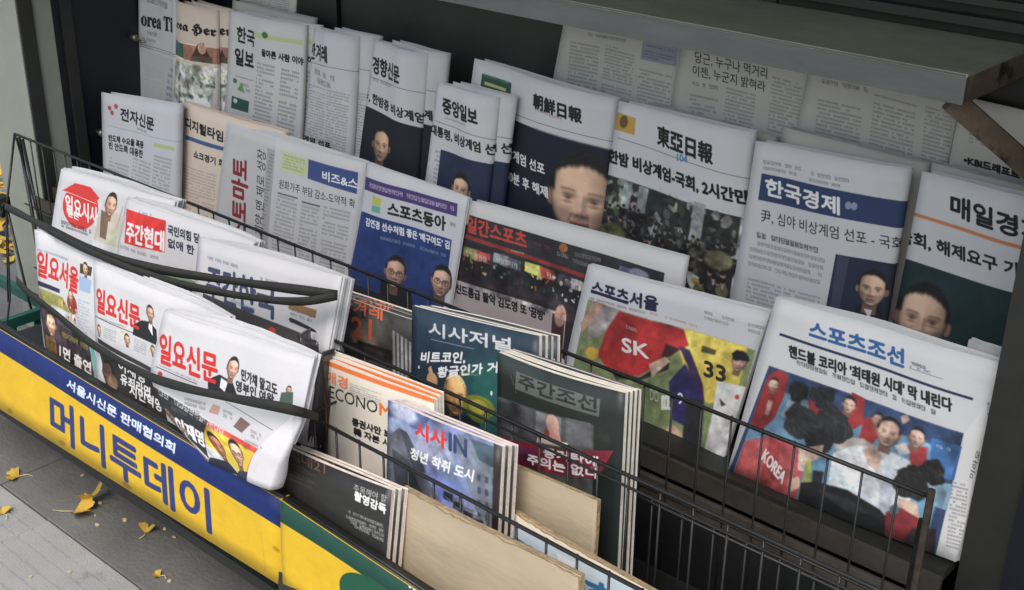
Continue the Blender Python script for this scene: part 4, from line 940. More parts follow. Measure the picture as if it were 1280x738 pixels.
    def face(s, c, hh, skin=(210, 165, 140), hair=(30, 27, 28), glasses=0, side=0, body=None):
        """a printed portrait: a small relief of a head, lit like a photo"""
        c = s.xy(c); h = hh * s.H; x0, x1, y0, y1 = [int(v) for v in (max(0, c[0] - .62 * h), min(s.W, c[0] + .62 * h), max(0, c[1] - .62 * h), min(s.H, c[1] + .64 * h))]
        if x1 - x0 < 4 or y1 - y0 < 4: return
        Y, X = np.mgrid[y0:y1, x0:x1].astype(np.float32); X = (X - c[0]) / h; Y = (Y - c[1]) / h
        g = lambda cx, cy, sx, sy, XX=None: np.exp(-(((X if XX is None else XX) - cx) / sx) ** 2 - ((Y - cy) / sy) ** 2)
        st = lambda v, w_: np.clip(.5 + v / w_, 0, 1) ** 2 * (3 - 2 * np.clip(.5 + v / w_, 0, 1))
        xs = X - .05 * side * (1 - 4 * X * X).clip(0); A = np.abs(xs)
        v = s.r.uniform(-1, 1, 8); skin = np.minimum(np.array(skin, float) * (1.10, 1.10, 1.08) + v[0] * 6, 250)
        wd = (.330 + .014 * v[1]) * (1 - (.20 + .05 * v[2]) * np.clip((Y + .02) / .46, 0, 1) ** 2.2); rr = np.sqrt((X / wd) ** 2 + ((Y + .01) / .465) ** 2)
        z = .34 * np.sqrt(np.clip(1 - (rr * .96) ** 2, .004, 1))
        z += .045 * g(0, .06, .045, .11, xs) + .055 * g(0, .16, .060, .045, xs) + .026 * g(.062, .172, .032, .028, A) - .018 * g(.15, .075, .055, .012, A) + .014 * g(.15, .055, .055, .012, A)
        z += .030 * g(.13, -.045, .09, .030, A) - .040 * g(.14, .012, .065, .032, A) + .016 * g(.14, .015, .045, .02, A) - .012 * g(.14, .065, .06, .012, A)
        z += .034 * g(.17, .13, .085, .075, A) + .020 * g(0, .262, .085, .020, xs) - .014 * g(0, .285, .07, .010, xs) + .022 * g(0, .315, .065, .018, xs) - .022 * g(0, .35, .09, .02, xs) + .035 * g(0, .405, .10, .04, xs)
        z -= .020 * np.exp(-((A - (.075 + .35 * (Y - .16).clip(0))) / .014) ** 2) * st(Y - .17, .06) * st(.30 - Y, .08)
        gy, gx = np.gradient(z); gx *= h; gy *= h; n3 = 1 / np.sqrt(1 + gx * gx + gy * gy)
        lx = -.30 if s.r.random() < .6 else .30
        sh = np.clip((-gx * lx + gy * .42 + .86) * n3, 0, 1.15); sh = .50 + .60 * sh
        sk = np.array(skin, np.float32) / 255; col = np.ones(X.shape + (3,), np.float32) * sk
        def mixc(m_, cc): nonlocal col; m_ = np.clip(m_, 0, 1)[..., None].astype(np.float32); col = col * (1 - m_) + np.array(cc, np.float32) / 255 * m_
        mixc(.22 * g(.17, .13, .09, .07, A) + .3 * g(0, .16, .06, .04, xs), (205, 120, 100))
        mixc(.60 * st(.055 + .008 * v[7] - np.abs(Y - .285) - .25 * A, .03) * st(.105 - A, .03), (168, 96, 86))
        mixc(.95 * np.exp(-((Y - .283 + .1 * A) / .006) ** 2) * st(.10 - A, .02), (60, 26, 26))
        mixc(.85 * g(.03, .188, .014, .008, A), (58, 30, 26))
        mixc((.62 + .15 * v[5]) * np.exp(-((Y + .058 + .008 * v[6] - .25 * (A - .14) ** 2 * 4 + .05 * A) / .014) ** 2) * st(.085 - np.abs(A - .145), .04), (52, 40, 38))
        mixc(.55 * g(.14, -.002, .06, .012, A), (110, 66, 52)); mixc(.92 * g(.14, .016, .050, .008, A), (34, 24, 24)); mixc(.7 * g(.14, .020, .018, .012, A), (18, 14, 14)); mixc(.30 * g(.14, .045, .055, .018, A), (140, 86, 72))
        col = col * sh[..., None]; col *= (1 - .45 * st(rr - .93, .22))[..., None]
        if glasses:
            ring = np.abs(np.sqrt(((A - .14) / .105) ** 2 + ((Y - .02) / .07) ** 2) - 1); mixc(.9 * st(.10 - ring, .08) + .9 * np.exp(-((Y - .005) / .008) ** 2) * st(.04 - A, .02), (30, 28, 30))
        # hair, ears, neck
        bgc = s.a[y0:y1, x0:x1]; hs = .5 + .5 * np.sin(X * 90 + 6 * np.sin(Y * 17) + Y * 25) * np.sin(X * 37 + 2)
        hr = np.sqrt((X / .350) ** 2 + ((Y + .03) / .452) ** 2); line = -.335 + .018 * v[3] + .10 * (X * (1 if v[4] > 0 else -1)).clip(0) + .9 * X * X * (X < 0) + 1.3 * X * X * (X >= 0) + .35 * (.04 - np.abs(X + .08)).clip(0) + .006 * np.sin(X * 90)
        hm = st(1 - hr, .06) * np.maximum(st(line - Y, .07), st(np.abs(X) - .295 + .10 * (Y + .1).clip(0), .03) * st(-.04 - Y, .08))
        out = bgc.copy()
        nm = st(.17 - np.abs(X), .04) * st(Y - .30, .10); out = out * (1 - nm[..., None]) + (sk * np.array([.55, .48, .46], np.float32)) * nm[..., None]
        em = st(1 - np.sqrt(((np.abs(X) - .335) / .045) ** 2 + ((Y - .04) / .095) ** 2), .3); out = out * (1 - em[..., None]) + (sk * np.array([.72, .58, .54], np.float32)) * em[..., None]
        fm = st(1 - rr, .05); out = out * (1 - fm[..., None]) + col * fm[..., None]
        hc = np.array(hair, np.float32) / 255 * (.55 + .9 * hs * st(-.2 - Y, .3))[..., None]; out = out * (1 - hm[..., None]) + hc * hm[..., None]
        s.a[y0:y1, x0:x1] = blur(out.astype(np.float32), h * .007 + .7)
    def hairblob(s, c, rx, ry, ang=0.6, col=(34, 32, 34), seed=1):
        r = np.random.default_rng(seed); a = np.linspace(0, 2 * PI, 40)[:-1]; rad = 1 + .10 * np.sin(3 * a + seed) + .06 * np.sin(7 * a + 2 * seed) + r.normal(0, .03, len(a))
        p = np.stack([c[0] + np.cos(a) * rx * rad, c[1] + np.sin(a) * ry * rad], 1); s.fill(np.concatenate([p, np.roll(p, -1, 0)], 1), col)
        Q = []; Q2 = []
        for k in range(70):
            t0 = r.random() * 2 * PI; q = np.sqrt(r.random()) * .95; b0 = np.array([c[0] + math.cos(t0) * rx * q, c[1] + math.sin(t0) * ry * q]); aa = ang + .8 * (q * math.sin(t0)) + r.normal(0, .15); L = rx * (.25 + .4 * r.random())
            d = np.array([math.cos(aa), math.sin(aa)]) * L; n_ = np.array([-d[1], d[0]]) / max(np.linalg.norm(d), 1) * (.6 + 1.1 * r.random()); (Q if k % 3 else Q2).append([b0 - d / 2 - n_, b0 + d / 2, b0 + d / 2 + n_ * .2, b0 - d / 2 + n_])
        s.quads(Q, (22, 21, 24), .55); s.quads(Q2, (112, 112, 118), .5)
    def mottle(s, tl, tr, bl, amt, rad):
        """soft photographic unevenness and grain over a printed picture"""
        p = np.array([s.xy(tl), s.xy(tr), s.xy(bl)]); q = p[1] + p[2] - p[0]; p = np.vstack([p, q]); x0, y0 = np.maximum(p.min(0), 0).astype(int); x1 = min(s.W, int(p[:, 0].max())); y1 = min(s.H, int(p[:, 1].max()))
        if x1 - x0 < 4 or y1 - y0 < 4: return
        if amt >= .125:      # folds, creases and edges: short strokes in the local colour, lighter and darker
            f1, f2 = s.r.random(2) * 6
            for _ in range(min(700, (x1 - x0) * (y1 - y0) // 420)):
                px_, py_ = s.r.integers(x0, x1), s.r.integers(y0, y1); q0 = np.array([px_, py_], float); cc = s.a[py_, px_] * 255
                an = 1.3 + 1.2 * math.sin(px_ / 90 + f1) * math.cos(py_ / 70 + f2) + s.r.normal(0, .25); L_ = PPM * s.r.uniform(.0012, .0045); w2 = PPM * s.r.uniform(.0002, .0007)
                d_ = np.array([math.cos(an), math.sin(an)]) * L_; d2 = np.array([math.cos(an + .5), math.sin(an + .5)]) * L_; n_ = np.array([-d_[1], d_[0]]) / L_ * w2
                cc = np.clip(cc * (s.r.uniform(.45, .8) if s.r.random() < .55 else s.r.uniform(1.2, 1.55)) + s.r.uniform(-4, 10), 4, 244)
                m1 = q0 + d_ * .5; s.quads([[q0 - d_ * .5, m1 - n_, m1 + d2 * .6, m1 + n_]], cc, .55)
        H_, W_ = y1 - y0, x1 - x0; tot = np.zeros((H_, W_, 3), np.float32)
        for cell, a_ in ((80, .8), (30, .6), (12, .26), (5, .10)):
            gh, gw = H_ // cell + 3, W_ // cell + 3; n_ = s.r.normal(0, 1, (gh, gw, 1)).astype(np.float32) + .10 * s.r.normal(0, 1, (gh, gw, 3)).astype(np.float32)
            yy, xx = np.arange(H_) / cell, np.arange(W_) / cell; yi, xi = yy.astype(int), xx.astype(int); fy = (yy - yi)[:, None, None]; fx = (xx - xi)[None, :, None]; fy = fy * fy * (3 - 2 * fy); fx = fx * fx * (3 - 2 * fx)
            tot += a_ * ((n_[yi][:, xi] * (1 - fx) + n_[yi][:, xi + 1] * fx) * (1 - fy) + (n_[yi + 1][:, xi] * (1 - fx) + n_[yi + 1][:, xi + 1] * fx) * fy)
        reg = blur(s.a[y0:y1, x0:x1], rad * PPM) if rad else s.a[y0:y1, x0:x1]
        yy, xx = np.mgrid[y0:y1, x0:x1]; U, V = p[1] - p[0], p[2] - p[0]; det = U[0] * V[1] - U[1] * V[0]; dx, dy = xx - p[0][0], yy - p[0][1]
        u = (dx * V[1] - dy * V[0]) / det; v = (U[0] * dy - U[1] * dx) / det; m_ = ((u > 0) & (u < 1) & (v > 0) & (v < 1)).astype(np.float32)[..., None]
        out = np.clip(reg * (1 + amt * tot) + .03 * amt * tot, 0, 1); s.a[y0:y1, x0:x1] = s.a[y0:y1, x0:x1] * (1 - m_) + out * m_
    def people(s, tl, tr, bl, rows, size, seed, clothes):
        """a printed photo of a crowd: rows of small figures, back to front"""
        r = np.random.default_rng(seed); B, U, V = s.xy(tl), s.xy(tr) - s.xy(tl), s.xy(bl) - s.xy(tl)
        for k in range(rows):
            sz = size * PPM * (.55 + .9 * k / rows); n_ = int(np.linalg.norm(U) / sz * 1.1)
            for i in range(n_):
                p = B + U * min(.99, (i + r.random()) / n_) + V * min(.97, (k + r.random() * .8) / rows); cl = np.array(clothes[r.integers(len(clothes))]) * (.6 + .7 * r.random()); sk = np.array((190, 145, 120)) * (.55 + .5 * r.random())
                s.ell(p + [r.normal(0, sz * .1), sz * .75], sz * .5, sz * .62, np.minimum(cl, 235), .25, .95)
                s.ell(p, sz * .24, sz * .30, sk, .25, .95); s.ell(p - [sz * .04 * r.normal(), sz * .13], sz * .26, sz * .22, (26, 24, 25), .3, .95)
                if r.random() < .3: s.ell(p + [0, sz * .45], sz * .08, sz * .2, (190, 190, 195), .4, .8)
    def rim(s, c, rx, ry, t, col):
        a = np.linspace(0, 2 * PI, 25)[:-1]; o = np.stack([c[0] + np.cos(a) * rx, c[1] + np.sin(a) * ry], 1); i = np.stack([c[0] + np.cos(a) * (rx - t), c[1] + np.sin(a) * (ry - t)], 1)
        i = i[::-1]; s.fill(np.concatenate([np.concatenate([o, np.roll(o, -1, 0)], 1), np.concatenate([i, np.roll(i, -1, 0)], 1)]), col)
    def crowd(s, tl, tr, bl, pal, n, size, seed):
        r = np.random.default_rng(seed); B, U, V = s.xy(tl), s.xy(tr) - s.xy(tl), s.xy(bl) - s.xy(tl); sz = size * PPM / 2
        for _ in range(n):
            p = B + U * r.random() + V * r.random(); c = np.array(pal[r.integers(len(pal))]) * (.75 + .5 * r.random())
            if r.random() < .6: s.ell(p, sz * (.3 + .7 * r.random()), sz * (.4 + .8 * r.random()), np.minimum(c, 245), .3, .85)
            else:
                a = r.random() * 6.28; d = np.array([math.cos(a), math.sin(a)]) * sz * (.5 + r.random()); q = np.array([-d[1], d[0]]) * .35
                s.quads([[p - d - q, p + d - q, p + d + q, p - d + q]], np.minimum(c, 245), .85)
    def run(s, ops):
        ops = [o for o in ops if o[0] not in 'TSBL'] + [o for o in ops if o[0] in 'TSBL']
        for o in ops:
            k = o[0]
            if k == 'T': s.text(*o[1:])
            elif k == 'S': s.small(*o[1:])
            elif k == 'B': s.block(*o[1:])
            elif k == 'P': s.poly(o[2], o[1])
            elif k == 'L':
                a, b = s.xy(o[1]), s.xy(o[2]); d = b - a; q = np.array([-d[1], d[0]]) / max(np.linalg.norm(d), 1e-6) * max(o[3] * PPM, 1.6) / 2
                s.quads([[a - q, b - q, b + q, a + q]], o[4])
            elif k == 'E': s.ell(s.xy(o[1]), o[2] * s.W, o[3] * s.H, o[4], o[5])
            elif k == 'F': s.face(o[1], o[2], **o[3])
            elif k == 'C': s.crowd(*o[1:])
            elif k == 'W': s.hairblob(s.xy(o[1]), o[2] * s.W, o[3] * s.H, *o[4:])
            elif k == 'N': s.mottle(*o[1:])
            elif k == 'H': s.people(*o[1:])
            elif k == 'Z':
                p = np.array([s.xy(o[1]), s.xy(o[2]), s.xy(o[3])]); x0, y0 = np.maximum(p.min(0), 0).astype(int); x1 = min(s.W, int(p[:, 0].max())); y1 = min(s.H, int(p[:, 1].max()))
                if x1 > x0 and y1 > y0: s.a[y0:y1, x0:x1] = blur(s.a[y0:y1, x0:x1], o[4] * PPM)
    def material(s, name, rough=.8, coat=0.0, soften=.8, ink=1.0):
        a = blur(s.a, soften)
        if ink < 1: g_ = a @ np.array([.3, .59, .11], np.float32); a = (g_[..., None] * (1 - ink) + a * ink) * (.96) + .022
        g = s.r.normal(0, .006, a.shape[:2]).astype(np.float32)[..., None]
        a = np.clip(a + g, 0, 1)
        im = bpy.data.images.new(name, s.W, s.H, alpha=False); im.colorspace_settings.name = 'sRGB'
        px = np.ones((s.H, s.W, 4), np.float32); px[..., :3] = a[::-1]
        im.pixels.foreach_set(px.ravel()); im.update()
        m = bpy.data.materials.new(name); m.use_nodes = True
        n = m.node_tree.nodes; l = m.node_tree.links; b = n['Principled BSDF']
        t = n.new('ShaderNodeTexImage'); t.image = im; t.extension = 'EXTEND'; t.interpolation = 'Cubic'
        uv = n.new('ShaderNodeUVMap'); uv.uv_map = 'print'; l.new(uv.outputs[0], t.inputs[0])
        tc = n.new('ShaderNodeTexCoord'); no = n.new('ShaderNodeTexNoise'); no.inputs['Scale'].default_value = 14; no.inputs['Detail'].default_value = 5
        l.new(tc.outputs['Object'], no.inputs['Vector'])
        mr = n.new('ShaderNodeMapRange'); mr.inputs[3].default_value = .93; mr.inputs[4].default_value = 1.05; l.new(no.outputs[0], mr.inputs[0])
        mx = n.new('ShaderNodeVectorMath'); mx.operation = 'SCALE'; l.new(t.outputs[0], mx.inputs[0]); l.new(mr.outputs[0], mx.inputs['Scale'])
        l.new(mx.outputs[0], b.inputs['Base Color'])
        bp = n.new('ShaderNodeBump'); bp.inputs['Strength'].default_value = .55; bp.inputs['Distance'].default_value = .008; l.new(no.outputs[0], bp.inputs['Height']); l.new(bp.outputs[0], b.inputs['Normal'])
        b.inputs['Roughness'].default_value = rough; b.inputs['Coat Weight'].default_value = coat; b.inputs['Coat Roughness'].default_value = .25
        return m

# ------------------------------------------------------------------ object helpers
def link_mesh(name, me, parent=None, loc=None):
    o = bpy.data.objects.new(name, me); COL.objects.link(o)
    if parent is not None: o.parent = parent
    if loc is not None: o.location = loc
    return o

def thing(name, label, cat, loc=(0, 0, 0), group=None):
    o = bpy.data.objects.new(name, None); COL.objects.link(o); o.location = loc; o.empty_display_size = .03
    o['label'] = label; o['category'] = cat
    if group: o['group'] = group
    return o

def tag(o, label=None, cat=None, group=None, kind=None):
    if label: o['label'] = label
    if cat: o['category'] = cat
    if group: o['group'] = group
    if kind: o['kind'] = kind
    return o

class MB:
    """collects geometry, builds one mesh"""
    def __init__(s): s.v = []; s.f = []; s.m = []; s.sm = []; s.uv = []
    def add(s, V, F, m=0, smooth=False, uv=None):
        b = len(s.v); s.v += [tuple(map(float, p)) for p in V]; s.f += [tuple(b + i for i in f) for f in F]
        s.m += [m] * len(F) if not isinstance(m, list) else m; s.sm += [smooth] * len(F) if not isinstance(smooth, list) else smooth
        s.uv += list(uv) if uv is not None else [(0, 0)] * len(V)
    def box(s, a, b, m=0):
        x0, y0, z0 = a; x1, y1, z1 = b
        V = [(x0, y0, z0), (x1, y0, z0), (x1, y1, z0), (x0, y1, z0), (x0, y0, z1), (x1, y0, z1), (x1, y1, z1), (x0, y1, z1)]
        s.add(V, [(0, 3, 2, 1), (4, 5, 6, 7), (0, 1, 5, 4), (1, 2, 6, 5), (2, 3, 7, 6), (3, 0, 4, 7)], m)
    def tube(s, pts, r, n=6, m=0):
        pts = [Vector(p) for p in pts]; V = []; F = []
        for i, p in enumerate(pts):
            d = (pts[min(i + 1, len(pts) - 1)] - pts[max(i - 1, 0)]).normalized()
            a = d.orthogonal().normalized() if i == 0 else (a - d * a.dot(d)).normalized(); b = d.cross(a)
            for k in range(n): V.append(p + (a * math.cos(2 * PI * k / n) + b * math.sin(2 * PI * k / n)) * r)
        for i in range(len(pts) - 1):
            for k in range(n): F.append((i * n + k, i * n + (k + 1) % n, (i + 1) * n + (k + 1) % n, (i + 1) * n + k))
        F.append(tuple(range(n))[::-1]); F.append(tuple((len(pts) - 1) * n + k for k in range(n)))
        s.add(V, F, m, True)
    def slab(s, P, th, m_front=0, m_back=1, U=None, nrm=None):
        """closed thin sheet from a grid P[row][col] of points; front faces carry print uv"""
        P = np.asarray(P, float); R, Cn = P.shape[:2]
        if nrm is None:
            gu = np.gradient(P, axis=1); gv = np.gradient(P, axis=0); nrm = np.cross(gv, gu); nrm /= np.maximum(np.linalg.norm(nrm, axis=2, keepdims=True), 1e-9)
        B = P - nrm * th; N = R * Cn
        V = np.concatenate([P.reshape(-1, 3), B.reshape(-1, 3)]); F = []; mm = []; sm = []
        if U is None: u, v = np.meshgrid(np.linspace(0, 1, Cn), np.linspace(1, 0, R)); U = np.stack([u, v], 2)
        uv = [tuple(q) for q in U.reshape(-1, 2)] * 2
        for i in range(R - 1):
            for j in range(Cn - 1):
                a = i * Cn + j; b = a + 1; c = b + Cn; d = a + Cn
                F += [(a, d, c, b), (N + a, N + b, N + c, N + d)]; mm += [m_front, m_back]; sm += [True, True]
        per = [(i, 0) for i in range(R)] + [(R - 1, j) for j in range(1, Cn)] + [(i, Cn - 1) for i in range(R - 2, -1, -1)] + [(0, j) for j in range(Cn - 2, 0, -1)]
        ids = [i * Cn + j for i, j in per]
        for a, b in zip(ids, ids[1:] + ids[:1]): F.append((a, N + a, N + b, b)); mm.append(m_back); sm.append(False)
        s.add(V, F, mm, sm, uv)
    def build(s, name, mats, parent=None, loc=None, origin=None):
        me = bpy.data.meshes.new(name)
        V = np.array(s.v, float)
        if origin is not None: V = V - np.array(origin)
        me.from_pydata([tuple(p) for p in V], [], s.f)
        for m in (mats if isinstance(mats, (list, tuple)) else [mats]): me.materials.append(m)
        me.polygons.foreach_set('material_index', s.m); me.polygons.foreach_set('use_smooth', s.sm)
        ul = me.uv_layers.new(name='print'); li = np.empty(len(me.loops), np.int32); me.loops.foreach_get('vertex_index', li)
        ul.data.foreach_set('uv', np.array(s.uv, np.float32)[li].ravel())
        me.update()
        return link_mesh(name, me, parent, loc)

def copy_tree(o, off, label, parent=None):
    c = o.copy(); COL.objects.link(c)
    if parent is None:
        c.location = Vector(o.location) + Vector(off); c['label'] = label
    else: c.parent = parent
    for ch in o.children: copy_tree(ch, None, None, c)
    return c

def beam(name, mat_, p0, p1, w_, h_, parent=None, up=(0, 0, 1), bev=.002):
    """a rectangular bar from p0 to p1, with softened edges"""
    p0, p1 = Vector(p0), Vector(p1); d = (p1 - p0).normalized(); a = d.cross(Vector(up))
    a = a.normalized() if a.length > 1e-4 else Vector((1, 0, 0)); b = a.cross(d); mb = MB(); V = []
    prof = [(-w_ / 2 + bev, -h_ / 2), (w_ / 2 - bev, -h_ / 2), (w_ / 2, -h_ / 2 + bev), (w_ / 2, h_ / 2 - bev), (w_ / 2 - bev, h_ / 2), (-w_ / 2 + bev, h_ / 2), (-w_ / 2, h_ / 2 - bev), (-w_ / 2, -h_ / 2 + bev)]
    o = p0 if parent is None else Vector((0, 0, 0))
    for p in (p0, p1):
        for x, y in prof: V.append(p + a * x + b * y - o)
    F = [(k, (k + 1) % 8, 8 + (k + 1) % 8, 8 + k) for k in range(8)] + [tuple(range(8))[::-1], tuple(range(8, 16))]
    mb.add(V, F); return mb.build(name, mat_, parent, loc=o if parent is None else None)

# ------------------------------------------------------------------ papers
def surface(key):
    rows = SHEETS[key]; L = np.array([r[0] for r in rows]); R = np.array([r[1] for r in rows])
    d = [0.]
    for i in range(1, len(rows)): d.append(d[-1] + .5 * (np.linalg.norm(L[i] - L[i - 1]) + np.linalg.norm(R[i] - R[i - 1])))
    h = d[-1]; d = np.array(d) / h; wd = float(np.linalg.norm(R[0] - L[0]))
    def f(s, t):
        s = np.asarray(s, float)[..., None]; tt = np.asarray(t, float)
        Lt = np.stack([np.interp(tt, d, L[:, k], ) for k in range(3)], -1); Rt = np.stack([np.interp(tt, d, R[:, k]) for k in range(3)], -1)
        ext = np.minimum(tt, 0)[..., None] * h       # above the top edge
        up = (L[0] - L[1]) / np.linalg.norm(L[0] - L[1])
        return (1 - s) * Lt + s * Rt + (-ext) * up
    U = R[0] - L[0]; D = L[1] - L[0]; N = np.cross(D, U); N /= np.linalg.norm(N)
    return f, wd, h, N

def bottom_mid(key):
    r = SHEETS[key][-1]; return [(r[0][k] + r[1][k]) / 2 for k in range(3)]

GLOSS = {}
def print_mat(key, base, rough=.8, coat=0.0, h=None, w_=None, ink=1.0):
    f, wd, hh, N = surface(key)
    c = Canvas(w_ or wd, h or hh, base, seed=sum(map(ord, key)) * 7)
    c.run(PRINT.get(key, [])); return c.material('print ' + key.lower(), rough, coat, .8 if key[0] in 'AM' else 1.0, ink)

def newspaper(key, label, mode='B', T=.012, n=6, bow=.004, loose=.5, base=(200, 203, 211), paper='newsprint', group=None, wave=.0026, jit=.003, seed=None, fan=0.0, roll=False, skew=1.0):
    """one folded newspaper: printed front page round the outside, folded inside pages behind it"""
    f, wd, h, N = surface(key); rnd = random.Random(seed or key); org = bottom_mid(key)
    root = thing('folded_newspaper', label, 'newspaper', org, group)
    pm = print_mat(key, base, ink=.74 if key[0] in 'BC' else .92); pp = M[paper]; ph = [rnd.uniform(0, 6.28) for _ in range(4)]
    def rel(s, t, k):      # forward bulge of layer k (0 front .. 1 back)
        s_ = np.clip(s, 0, 1); q_ = np.sin(PI * s_ ** skew)
        b = bow * q_ * (1 - .60 * np.clip(t, 0, 1)) * (1 - k) if bow > 0 else bow * q_ * (1 - .5 * k)
        return b + wave * (1 - .5 * k) * (np.sin(7 * s + ph[0] + 2 * t) + .6 * np.sin(13 * s + ph[1] - 3 * t) * (1 - t) + .5 * np.sin(5 * t + ph[2]))
    ns, ntt = 22, 12
    if mode == 'R':        # vertical fold at the right: nested U sections
        r = T / 2
        def u_sheet(mb, r_k, s_end, t0, t1, k, back_len, m0, m1, th, r=r):
            if roll: return r_sheet(mb, r_k, s_end, t0, t1, back_len, m0, m1, th)
            path = [(sx, -(r - r_k), sx) for sx in np.linspace(s_end, 1 - r / wd, 16)]
            for a in np.linspace(0, PI, 9)[1:]: path.append((1 - r / wd + math.sin(a) * r_k / wd, -r + math.cos(a) * r_k, min(1.0, 1 - r / wd + math.sin(a) * r_k / wd) if a < PI / 2 else 1 + (a - PI / 2) * r_k / wd))
            for sx in np.linspace(1 - r / wd, back_len, 8)[1:]: path.append((sx, -r - r_k, 1.2))
            path = np.array(path); tt = np.linspace(t0, t1, ntt)
            Sg, Tg = np.meshgrid(path[:, 0], tt); Nn = np.broadcast_to(path[:, 1], Sg.shape)
            kk = np.clip(-Nn / T, 0, 1); edge = np.clip((1 - Sg) / .12, 0, 1)
            off = Nn + rel(Sg, Tg, kk * loose * 1.6) * edge
            P = f(Sg, Tg) + off[..., None] * N
            Ug = np.broadcast_to(path[:, 2], Sg.shape); mb.slab(P, th, m0, m1, np.stack([Ug, 1 - Tg], 2))
        def r_sheet(mb, r_k, s_end, t0, t1, back_len, m0, m1, th):
            tt = np.linspace(t0, t1, 16); Ss, Ns, Us = [], [], []
            for t in tt:
                g_ = .16 + .84 * np.clip((t - .30) / .55, 0, 1) ** 1.3; R0, Rk = r * g_, r_k * g_; wob = 1 + .12 * math.sin(9 * t + r_k * 900)
                s1 = 1 - R0 / wd; row = [(sx, -(R0 - Rk), sx) for sx in np.linspace(s_end, s1, 18)]
                for a in np.linspace(0, PI, 9)[1:]: row.append((s1 + math.sin(a) * Rk * wob / wd, -R0 + math.cos(a) * Rk, 1.0))
                for sx in np.linspace(s1, back_len, 6)[1:]: row.append((sx, -R0 - Rk, 1.2))
                row = np.array(row); Ss.append(row[:, 0]); Ns.append(row[:, 1]); Us.append(np.where(row[:, 2] < 1.1, np.minimum(row[:, 0], 1.0), 1.2))
            Sg, Nn, Ug = np.array(Ss), np.array(Ns), np.array(Us); Tg = np.repeat(tt[:, None], Sg.shape[1], 1); edge = np.clip((1 - Sg) / .12, 0, 1)
            off = Nn + rel(Sg, Tg, np.clip(-Nn / T, 0, 1) * loose) * edge; mb.slab(f(Sg, Tg) + off[..., None] * N, th, m0, m1, np.stack([Ug, 1 - Tg], 2))
        if roll:
            mb = MB()
            for k in range(1, 13):
                q = k / 12; Sg, Tg = np.meshgrid(np.linspace(rnd.uniform(0, .01), 1 - .012 + rnd.uniform(-.012, .010), ns), np.linspace(0, .55, 7)); Tg = Tg - (1 - Tg) * (fan * q * np.sin(PI * np.clip(Sg * .97, 0, 1)) ** .8 + .002 * np.sin(8 * Sg + 2 * k)) / h
                mb.slab(f(Sg, Tg) + (rel(Sg, Tg, 0) * (1 - .3 * q) - .0012 - .012 * q * (1 + .3 * np.sin(5 * Sg + k)))[..., None] * N, .0006, 0, 0)
            mb.build('loose_pages', [pp], root, origin=org); fan_ = 0
        mb = MB(); u_sheet(mb, r, 0, 0, 1, 0, .3 if roll else .02, 0, 1, .0007); mb.build('front_page', [pm, pp], root, origin=org)
        mb = MB()
        for k in range(1, n, 1 if roll else 2):
            rk = r * (1 - k / n); u_sheet(mb, rk, rnd.uniform(.0, .02), (.2 if roll else (rnd.uniform(-jit * .3, jit) + .026 * math.sin(PI * k / n) ** .6) / h), 1, k, rnd.uniform(.02, .1), 0, 0, .0006)
        mb.build('inside_pages', [pp], root, origin=org)
    else:
        Sg, Tg = np.meshgrid(np.linspace(0, 1, ns), np.linspace(0, 1, ntt))
        mb = MB(); mb.slab(f(Sg, Tg) + rel(Sg, Tg, 0)[..., None] * N, .0008, 0, 1); mb.build('front_page', [pm, pp], root, origin=org)
        mb = MB()
        for k in range(1, n + 1):
            q = k / n; dt = rnd.uniform(-jit, jit) / h; ds = rnd.uniform(-.003, .003) / wd; e2 = rnd.uniform(-.002, .003) / wd
            Sg, Tg = np.meshgrid(np.linspace(max(0, ds), 1 + min(.01, e2), ns), np.linspace(0, 1, 8)); Tg = Tg + (1 - Tg) * (dt * (.4 + .6 * np.sin(3 * Sg + k)) - fan * q / h * np.sin(PI * np.clip(Sg, 0, 1)) ** .8)
            bb = rel(Sg, Tg, q * loose) - T * q * (1 + .25 * np.sin(4 * Sg + ph[3] + k * .7) * (1 - q)); th = T / n * .62
            mb.slab(f(Sg, Tg) + (bb - .0008)[..., None] * N, th, 0, 0)
        mb.build('inside_pages', [pp], root, origin=org)
    return root

def page(key, label, base=(196, 196, 194), group=None, wave=.0012):
    f, wd, h, N = surface(key); org = bottom_mid(key)
    root = thing('newspaper_page', label, 'newspaper', org, group)
    Sg, Tg = np.meshgrid(np.linspace(0, 1, 16), np.linspace(0, 1, 8))
    mb = MB(); mb.slab(f(Sg, Tg) + (wave * np.sin(9 * Sg + 3 * Tg))[..., None] * N, .0012, 0, 1); mb.build('page', [print_mat(key, base), M['newsprint']], root, origin=org)
    mb = MB(); Sg, Tg = np.meshgrid(np.linspace(.004, .997, 16), np.linspace(.01, 1, 8)); mb.slab(f(Sg, Tg) + (wave * np.sin(9 * Sg + 3 * Tg) - .0016)[..., None] * N, .002, 0, 0); mb.build('inside_pages', [M['newsprint']], root, origin=org)
    return root

